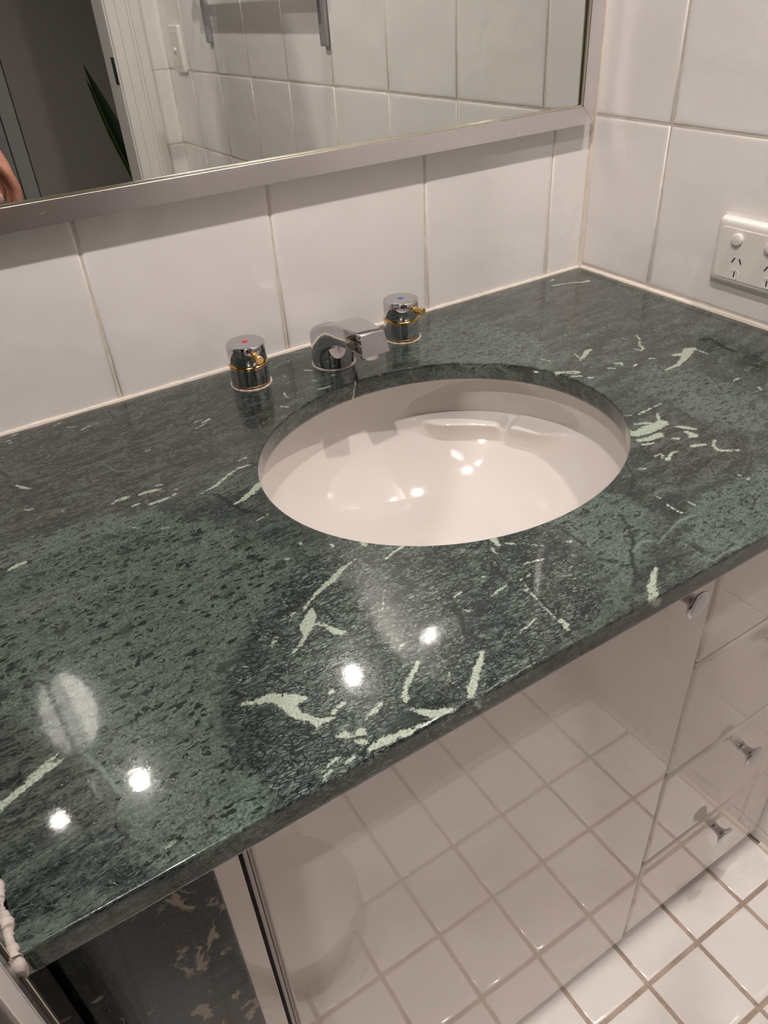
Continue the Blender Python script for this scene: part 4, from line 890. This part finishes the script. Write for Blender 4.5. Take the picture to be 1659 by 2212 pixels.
# ------------------------------------------------------------------ power outlet on the right wall
def plate(root, y0, y1, z0, z1, th, ins=0.006):
    bm = bmesh.new()
    def rr_(ya, yb, za, zb, r, x, k=5):
        pts = []
        for cy, cz, a0 in ((yb - r, zb - r, 0), (ya + r, zb - r, 90), (ya + r, za + r, 180), (yb - r, za + r, 270)):
            for i in range(k + 1):
                a = math.radians(a0 + 90 * i / k); pts.append((x, cy + r * math.cos(a), cz + r * math.sin(a)))
        return pts
    rows = []
    for f, x in ((0.0, -0.0002), (0.0, -th * 0.45), (0.25, -th * 0.82), (0.6, -th * 0.96), (1.0, -th)):
        d = ins * f
        rows.append([bm.verts.new(p) for p in rr_(y0 + d, y1 - d, z0 + d, z1 - d, 0.0045, x)])
    n = len(rows[0])
    for a, b in zip(rows, rows[1:]):
        for i in range(n): bm.faces.new((a[i], a[(i + 1) % n], b[(i + 1) % n], b[i]))
    bm.faces.new(rows[0][::-1]); bm.faces.new(rows[-1])
    bmesh.ops.recalc_face_normals(bm, faces=bm.faces[:])
    return bm, rr_
go = thing('power_outlet', 'white double power outlet on the right tiled wall', 'power outlet', (0, -0.276, 0.077))
def addg(name, bm, mat, **k): return child(obj(name, bm, mat, **k), go)
GT = 0.0105
bm, rrf = plate(go, -0.3345, -0.2180, 0.0405, 0.1130, GT)
addg('plate', bm, MT['white_plastic'], smooth=True, angle=50)
bm = bmesh.new()
rows = [[bm.verts.new(p) for p in rrf(-0.3275, -0.2250, 0.0475, 0.1035, 0.005, x)] for x in (-GT + 0.0005, -GT - 0.0006)]
rows.append([bm.verts.new(p) for p in rrf(-0.3270, -0.2255, 0.0480, 0.1030, 0.0047, -GT - 0.0009)])
n = len(rows[0])
for a, b in zip(rows, rows[1:]):
    for i in range(n): bm.faces.new((a[i], a[(i + 1) % n], b[(i + 1) % n], b[i]))
bm.faces.new(rows[-1])
bmesh.ops.recalc_face_normals(bm, faces=bm.faces[:])
addg('face_panel', bm, MT['white_plastic'])
XF = -GT - 0.0009
for yc in (-0.2525, -0.2945):
    bm = bmesh.new(); lathe(bm, [(0.0068, 0.0), (0.0068, -0.0030), (0.0060, -0.0038), (0.0050, -0.0041)], 32, XF, yc + 0.004, 0.0925, axis='x')
    addg('switch', bm, MT['white_plastic'], smooth=True)
    bm = bmesh.new()
    for dy, dz, rot in ((0.0045, 0.0, -30), (-0.0045, 0.0, 30), (0.0, -0.0155, 0)):
        b2 = bx(XF - 0.0002, XF + 0.0006, -0.0008, 0.0008, -0.0033, 0.0033)
        Mr = Matrix.Translation((0, yc + dy, 0.0695 + dz)) @ Matrix.Rotation(math.radians(-rot), 4, 'X')
        bmesh.ops.transform(b2, matrix=Mr, verts=b2.verts[:])
        me_ = bpy.data.meshes.new('t'); b2.to_mesh(me_); b2.free(); bm.from_mesh(me_); bpy.data.meshes.remove(me_)
    addg('socket_slots', bm, MT['slot'])['label'] = 'three dark pin slots'
    bm = bmesh.new(); lathe(bm, [(0.0060, 0.0), (0.0058, -0.0005), (0.0046, -0.0004), (0.0036, -0.0002)], 28, XF + 0.0001, yc, 0.0542, axis='x')
    addg('earth_recess', bm, MT['white_plastic'], smooth=True)

# light switch near the doorway
ls = thing('light_switch', 'white upright light switch on the right wall, seen only in the mirror', 'light switch', (0, -1.561, 0.2425))
bm, _ = plate(ls, -1.597, -1.525, 0.190, 0.300, 0.010, 0.003)
child(obj('plate', bm, MT['white_plastic'], smooth=True), ls)
child(obj('cover', bx(-0.0112, -0.0098, -1.594, -1.529, 0.205, 0.286, 0.0005), MT['white_plastic']), ls)
bm = bmesh.new(); lathe(bm, [(0.0062, 0.0), (0.0062, -0.004), (0.005, -0.005)], 28, -0.0112, -1.562, 0.243, axis='x')
child(obj('rocker', bm, MT['white_plastic'], smooth=True), ls)

# towel rail on the right wall, above the mirrored view
tr = thing('towel_rail', 'chrome double towel rail on the right wall, dark at the top of the mirror', 'towel rail', (0, -1.02, 0.45))
for y in (-0.725, -1.315):
    bm = bmesh.new(); box(bm, -0.012, -0.0004, y - 0.010, y + 0.010, 0.262, 0.47, 0.003); box(bm, -0.095, -0.004, y - 0.005, y + 0.005, 0.43, 0.45, 0.002); box(bm, -0.055, -0.004, y - 0.005, y + 0.005, 0.355, 0.372, 0.002)
    child(obj('bracket', bm, plain('smoked bracket', (0.46, 0.45, 0.47), 0.3, metal=0.5)), tr)
for x, z in ((-0.09, 0.44), (-0.05, 0.3635)):
    bm = bmesh.new(); tube(bm, [(x, -0.715, z), (x, -1.325, z)], 0.009, 20); child(obj('bar', bm, MT['chrome_clean'], smooth=True), tr)

# ------------------------------------------------------------------ downlights
names = ['round ceiling downlight near the right wall', 'round ceiling downlight above the left half of the counter', 'unseen fill downlight added beside the shower screen']
for i, (x, y, p) in enumerate(LAMPS):
    t = thing('ceiling_downlight', names[i], 'downlight', (x, y, CEIL), 'ceiling downlights')
    bm = bmesh.new(); lathe(bm, [(0.062, -0.0005), (0.062, -0.005), (0.057, -0.010), (0.050, -0.011), (0.044, -0.004), (0.044, -0.0010)], 56, cap=False)
    obj('rim', bm, MT['white_plastic'], t, True)
    bm = bmesh.new(); lathe(bm, [(0.0435, -0.0015), (0.0435, -0.0028)], 48)
    obj('lens', bm, MT['lamp_face'], t, True)
    L = lamp_objs[i]; L.parent = t; L.location = (0, 0, -0.032)
# shallow oval ceiling light, half of it brighter
t = thing('ceiling_light', 'oval frosted ceiling light behind the photographer', 'ceiling light', (-0.86, -1.00, CEIL))
for nm, a0, a1, mt in (('diffuser', -100, 80, 'dome_on'), ('diffuser', 80, 260, 'dome_low')):
    bm = bmesh.new(); c0 = bm.verts.new((0, 0, -0.034)); rows = []
    for f, z in ((0.35, -0.033), (0.7, -0.028), (0.92, -0.017), (1.0, -0.001)):
        rows.append([bm.verts.new((0.058 * f * math.cos(math.radians(a0 + (a1 - a0) * i / 24)), 0.15 * f * math.sin(math.radians(a0 + (a1 - a0) * i / 24)), z)) for i in range(25)])
    for i in range(24): bm.faces.new((c0, rows[0][i], rows[0][i + 1]))
    for a, b in zip(rows, rows[1:]):
        for i in range(24): bm.faces.new((a[i], b[i], b[i + 1], a[i + 1]))
    bmesh.ops.recalc_face_normals(bm, faces=bm.faces[:])
    obj(nm, bm, MT[mt], t, True)

# ------------------------------------------------------------------ pedal bin reflected in the cabinet door
tb = thing('waste_bin', 'small pale round bin reflected in the cabinet door, lower left', 'bin', (-0.668, -0.770, FLOOR))
bm = bmesh.new(); lathe(bm, [(0.082, 0.0005), (0.086, 0.006), (0.096, 0.066), (0.097, 0.070)], 72); obj('bucket', bm, MT['bin'], tb, True)
bm = bmesh.new(); lathe(bm, [(0.100, 0.070), (0.101, 0.077), (0.096, 0.084), (0.060, 0.092), (0.002, 0.095)], 72); obj('lid', bm, MT['bin'], tb, True)

# ------------------------------------------------------------------ plant in the hall
pt = thing('snake_plant', 'potted snake plant in the hallway, its dark pointed leaf seen in the mirror', 'plant', (0.035, -2.20, -0.30))
def leaf(bx_, by_, h, lean, w, yaw, mat_i):
    bm = bmesh.new(); N = 22; rows = []
    for i in range(N + 1):
        f = i / N
        ww = w * (0.55 + 0.45 * math.sin(min(1, f * 1.6) * PI / 2)) * (1 - max(0, (f - 0.55) / 0.45) ** 1.6) + 0.0004
        c = Vector((bx_ + lean[0] * f ** 1.2, by_ + lean[1] * f ** 1.2, h * f))
        d = Vector((math.cos(yaw), math.sin(yaw), 0)); nrm = Vector((-math.sin(yaw), math.cos(yaw), 0))
        row = []
        for s in (-1, -0.86, -0.4, 0, 0.4, 0.86, 1):
            row.append(bm.verts.new(c + d * ww * s + nrm * (abs(s) ** 2 * ww * 0.35)))
        for s in (0.86, 0, -0.86):
            row.append(bm.verts.new(c + d * ww * s + nrm * (abs(s) ** 2 * ww * 0.35 - 0.003 * (1 - f * 0.6))))
        rows.append(row)
    n = len(rows[0])
    for a, b in zip(rows, rows[1:]):
        for i in range(n):
            f_ = bm.faces.new((a[i], a[(i + 1) % n], b[(i + 1) % n], b[i]))
            f_.material_index = 1 if i in (0, 5) else 0
    bm.faces.new(rows[-1])
    bmesh.ops.recalc_face_normals(bm, faces=bm.faces[:])
    return bm
for k, (dx, dy, h, ln, w, yw) in enumerate([(-0.025, 0.01, 0.505, (-0.125, 0.0), 0.024, 0.15), (-0.03, 0.0, 0.46, (-0.118, -0.01), 0.022, 0.5), (0.02, 0.02, 0.46, (0.03, 0.02), 0.026, 1.0), (0.03, -0.02, 0.40, (0.10, 0.0), 0.026, 0.4), (0.0, -0.03, 0.36, (0.02, -0.09), 0.024, -0.6)]):
    obj('leaf', leaf(dx, dy, h, ln, w, yw, k), [MT['leaf'], MT['leaf_edge']], pt, True)
bm = bmesh.new(); lathe(bm, [(0.050, -0.12), (0.055, -0.118), (0.075, 0.0), (0.078, 0.008), (0.070, 0.008), (0.068, -0.006)], 40); obj('pot', bm, MT['pot'], pt, True)
bm = bmesh.new(); lathe(bm, [(0.067, -0.02), (0.067, -0.006)], 32); obj('soil', bm, MT['soil'], pt)
stl = thing('plant_stool', 'small wooden stool under the potted plant in the hallway', 'stool', (0.035, -2.20, FLOOR))
sh = -0.42 - FLOOR
bm = bmesh.new(); lathe(bm, [(0.12, sh - 0.022), (0.125, sh - 0.018), (0.125, sh - 0.003), (0.12, sh - 0.0005)], 40); obj('seat', bm, MT['wood'], stl, True)
for a in (45, 135, 225, 315):
    c_, s_ = math.cos(math.radians(a)), math.sin(math.radians(a)); bm = bmesh.new()
    tube(bm, [(0.12 * c_, 0.12 * s_, 0.0005), (0.085 * c_, 0.085 * s_, sh - 0.020)], [0.010, 0.013], 12); obj('leg', bm, MT['wood'], stl, True)
# ------------------------------------------------------------------ the photographer (only a finger side shows in the mirror)
def skin_mesh(name, verts, edges, radii, mat, parent, sub=2, root=0):
    me_ = bpy.data.meshes.new(name + '_cage')
    me_.from_pydata([Vector(v) for v in verts], edges, [])
    o_ = bpy.data.objects.new(name + '_cage', me_); COL.objects.link(o_)
    m_ = o_.modifiers.new('skin', 'SKIN'); m_.use_smooth_shade = True; m_.branch_smoothing = 0.4
    for i, r in enumerate(radii):
        sv = me_.skin_vertices[0].data[i]
        sv.radius = r if isinstance(r, tuple) else (r, r)
        sv.use_root = (i == root)
    s_ = o_.modifiers.new('sub', 'SUBSURF'); s_.levels = sub; s_.render_levels = sub
    dg = bpy.context.evaluated_depsgraph_get(); dg.update()
    ev = o_.evaluated_get(dg)
    new = bpy.data.meshes.new_from_object(ev)
    bpy.data.objects.remove(o_)
    new.name = name
    for p_ in new.polygons: p_.use_smooth = True
    new.materials.clear()
    return link(name, new, parent, mat)
pr = thing('person', 'person in dark clothes standing behind the camera, hand just showing at the mirror edge', 'person', (-0.9, -1.20, FLOOR))
O_ = pr.location
V_, E_, R_ = [], [], []
def node(p, r, par=None):
    V_.append(Vector(p) - O_); R_.append(r)
    if par is not None: E_.append((par, len(V_) - 1))
    return len(V_) - 1
pel = node((-0.90, -1.22, 0.16), (0.135, 0.10))
wst = node((-0.90, -1.21, 0.30), (0.120, 0.088), pel)
chs = node((-0.89, -1.18, 0.48), (0.140, 0.10), wst)
clv = node((-0.88, -1.16, 0.62), (0.075, 0.065), chs)
nek = node((-0.87, -1.13, 0.70), 0.052, clv)
hd0 = node((-0.865, -1.105, 0.76), 0.060, nek)
def leg_(sx):
    h = node((-0.90 + sx * 0.085, -1.22, 0.10), 0.082, pel)
    k = node((-0.90 + sx * 0.095, -1.20, -0.31), 0.054, h)
    k2 = node((-0.90 + sx * 0.097, -1.215, -0.45), 0.050, k)
    a = node((-0.90 + sx * 0.10, -1.23, -0.70), 0.034, k2)
    node((-0.90 + sx * 0.11, -1.15, -0.745), 0.032, a)
leg_(-1); leg_(1)
# right arm, hanging forward; fingers pointing down
s1 = node((-0.73, -1.15, 0.60), 0.052, clv)
e1 = node((-0.690, -1.09, 0.355), 0.038, s1)
w1 = node((-0.640, -0.955, 0.205), 0.024, e1)
p1 = node((-0.618, -0.935, 0.160), (0.030, 0.019), w1)
p1b = node((-0.610, -0.928, 0.125), (0.032, 0.016), p1)
def finger(base, pts, r0, r1):
    i = base
    for k, p in enumerate(pts):
        i = node(p, r0 + (r1 - r0) * k / max(1, len(pts) - 1), i)
    return i
finger(p1b, [(-0.598, -0.903, 0.110), (-0.592, -0.898, 0.080), (-0.596, -0.893, 0.056), (-0.606, -0.890, 0.038)], 0.0095, 0.0075)
finger(p1b, [(-0.600, -0.921, 0.106), (-0.593, -0.920, 0.072), (-0.598, -0.914, 0.046), (-0.610, -0.910, 0.028)], 0.0095, 0.0075)
finger(p1b, [(-0.604, -0.939, 0.106), (-0.598, -0.940, 0.075), (-0.603, -0.934, 0.050), (-0.615, -0.930, 0.034)], 0.0092, 0.0072)
finger(p1b, [(-0.610, -0.956, 0.110), (-0.606, -0.959, 0.086), (-0.610, -0.954, 0.066), (-0.619, -0.950, 0.053)], 0.0082, 0.0062)
th1 = finger(p1, [(-0.628, -0.910, 0.142), (-0.634, -0.892, 0.115), (-0.632, -0.883, 0.088), (-0.627, -0.879, 0.070)], 0.0115, 0.0085)
# left arm, holding the phone
s2 = node((-1.05, -1.13, 0.60), 0.052, clv)
e2 = node((-1.12, -0.98, 0.37), 0.038, s2)
w2 = node((-0.985, -0.905, 0.300), 0.024, e2)
p2 = node((-0.935, -0.870, 0.315), (0.028, 0.018), w2)
p2b = node((-0.905, -0.850, 0.330), (0.030, 0.015), p2)
finger(p2b, [(-0.885, -0.835, 0.352), (-0.868, -0.826, 0.372), (-0.853, -0.824, 0.385)], 0.0092, 0.0072)
finger(p2b, [(-0.882, -0.842, 0.335), (-0.860, -0.834, 0.345), (-0.842, -0.832, 0.352)], 0.0092, 0.0072)
finger(p2b, [(-0.885, -0.850, 0.318), (-0.864, -0.846, 0.320), (-0.846, -0.842, 0.324)], 0.0088, 0.0070)
finger(p2b, [(-0.892, -0.860, 0.304), (-0.875, -0.858, 0.300), (-0.860, -0.854, 0.300)], 0.0080, 0.0062)
finger(p2, [(-0.925, -0.882, 0.345), (-0.905, -0.888, 0.368), (-0.888, -0.884, 0.385)], 0.0110, 0.0082)
skin_mesh('body', V_, E_, R_, MT['skin'], pr)
# thumb nail, turned to the mirror
bm = bmesh.new(); bmesh.ops.create_uvsphere(bm, u_segments=20, v_segments=12, radius=1.0)
for v in bm.verts: v.co = Vector((v.co.x * 0.0058, v.co.y * 0.0022, v.co.z * 0.0080)) + Vector((-0.628, -0.8725, 0.073)) - O_
obj('thumb_nail', bm, MT['nail'], pr, True)
# head with face, ears and hair
hc = Vector((-0.855, -1.060, 0.845)) - O_
def blob(name, c, s, mat, parent, seg=28, rot=None):
    bm = bmesh.new(); bmesh.ops.create_uvsphere(bm, u_segments=seg, v_segments=seg // 2 + 2, radius=1.0)
    for v in bm.verts: v.co = Vector((v.co.x * s[0], v.co.y * s[1], v.co.z * s[2])) + c
    return obj(name, bm, mat, parent, True, angle=80)
bm = bmesh.new(); bmesh.ops.create_uvsphere(bm, u_segments=48, v_segments=36, radius=1.0)
for v in bm.verts:
    x, y, z = v.co
    w = 0.076 * (1 - 0.22 * max(0, -z) ** 1.5); d = 0.096 * (1 - 0.10 * max(0, -z))
    q = Vector((x * w, y * d, z * 0.118))
    if y > 0:
        q.y += 0.017 * math.exp(-((x / 0.15) ** 2 + ((z + 0.12) / 0.20) ** 2))       # nose
        q.y -= 0.008 * (math.exp(-(((x - 0.38) / 0.17) ** 2 + ((z - 0.05) / 0.12) ** 2)) + math.exp(-(((x + 0.38) / 0.17) ** 2 + ((z - 0.05) / 0.12) ** 2)))
        q.y += 0.006 * math.exp(-((x / 0.28) ** 2 + ((z + 0.45) / 0.07) ** 2))         # lips
        q.y += 0.008 * math.exp(-((x / 0.25) ** 2 + ((z + 0.85) / 0.18) ** 2))         # chin
    v.co = q + hc
hd = obj('head', bm, MT['skin'], pr, True, angle=80)
for s in (-1, 1):
    blob('ear', hc + Vector((s * 0.076, -0.005, -0.005)), (0.010, 0.018, 0.032), MT['skin'], hd, 20)
    blob('eye', hc + Vector((s * 0.029, 0.078, 0.006)), (0.013, 0.010, 0.009), MT['white_plastic'], hd, 18)
blob('mouth', hc + Vector((0, 0.090, -0.054)), (0.023, 0.007, 0.006), plain('lips', (0.40, 0.12, 0.10), 0.4), hd, 18)
bm = bmesh.new(); bmesh.ops.create_uvsphere(bm, u_segments=40, v_segments=28, radius=1.0)
bmesh.ops.delete(bm, geom=[v for v in bm.verts if v.co.z < -0.35 or (v.co.y > 0.45 and v.co.z < 0.5)], context='VERTS')
for v in bm.verts: v.co = Vector((v.co.x * 0.084, v.co.y * 0.104 - 0.006, v.co.z * 0.126)) + hc
obj('hair', bm, MT['hair'], pr, True)
# clothes
V_, E_, R_ = [], [], []
pel = node((-0.90, -1.22, 0.14), (0.150, 0.115)); wst = node((-0.90, -1.21, 0.30), (0.138, 0.105), pel); chs = node((-0.89, -1.18, 0.48), (0.155, 0.118), wst); clv = node((-0.88, -1.16, 0.62), (0.085, 0.075), chs)
s1 = node((-0.73, -1.15, 0.60), 0.066, clv); e1 = node((-0.690, -1.09, 0.355), 0.052, s1); node((-0.662, -1.01, 0.270), 0.044, e1)
s2 = node((-1.05, -1.13, 0.60), 0.066, clv); e2 = node((-1.12, -0.98, 0.37), 0.052, s2); node((-1.03, -0.930, 0.330), 0.044, e2)
skin_mesh('jumper', V_, E_, R_, MT['cloth_dark'], pr)
V_, E_, R_ = [], [], []
pel = node((-0.90, -1.22, 0.17), (0.145, 0.112))
for sx in (-1, 1):
    h = node((-0.90 + sx * 0.085, -1.22, 0.08), 0.096, pel); k = node((-0.90 + sx * 0.095, -1.20, -0.31), 0.068, h); node((-0.90 + sx * 0.10, -1.225, -0.70), 0.055, k)
skin_mesh('trousers', V_, E_, R_, MT['cloth_trouser'], pr)
for sx in (-1, 1):
    bm = bmesh.new(); bmesh.ops.create_uvsphere(bm, u_segments=32, v_segments=20, radius=1.0)
    for v in bm.verts:
        x, y, z = v.co
        v.co = Vector((x * 0.046 * (1 - 0.15 * max(0, -y)), y * 0.135, max(z, -0.75) * 0.05 * (1.25 - 0.45 * y))) + Vector((-0.90 + sx * 0.11, -1.17, FLOOR + 0.0502)) - O_
    zmin = min(v.co.z for v in bm.verts)
    for v in bm.verts: v.co.z += 0.0005 - zmin
    obj('shoe', bm, MT['shoe'], pr, True)
# the phone taking the picture (its lens is where the camera is)
ph = thing('phone', 'dark phone held up by the photographer', 'phone', (-0.80248663, -0.7808742, 0.36037413))
Rm = cam.matrix_world.to_3x3()
b2 = bx(-0.058, 0.016, -0.020, 0.130, 0.0045, 0.0125, 0.0025, seg=3)
bmesh.ops.transform(b2, matrix=Rm.to_4x4(), verts=b2.verts[:])
obj('case', b2, MT['phone'], ph)
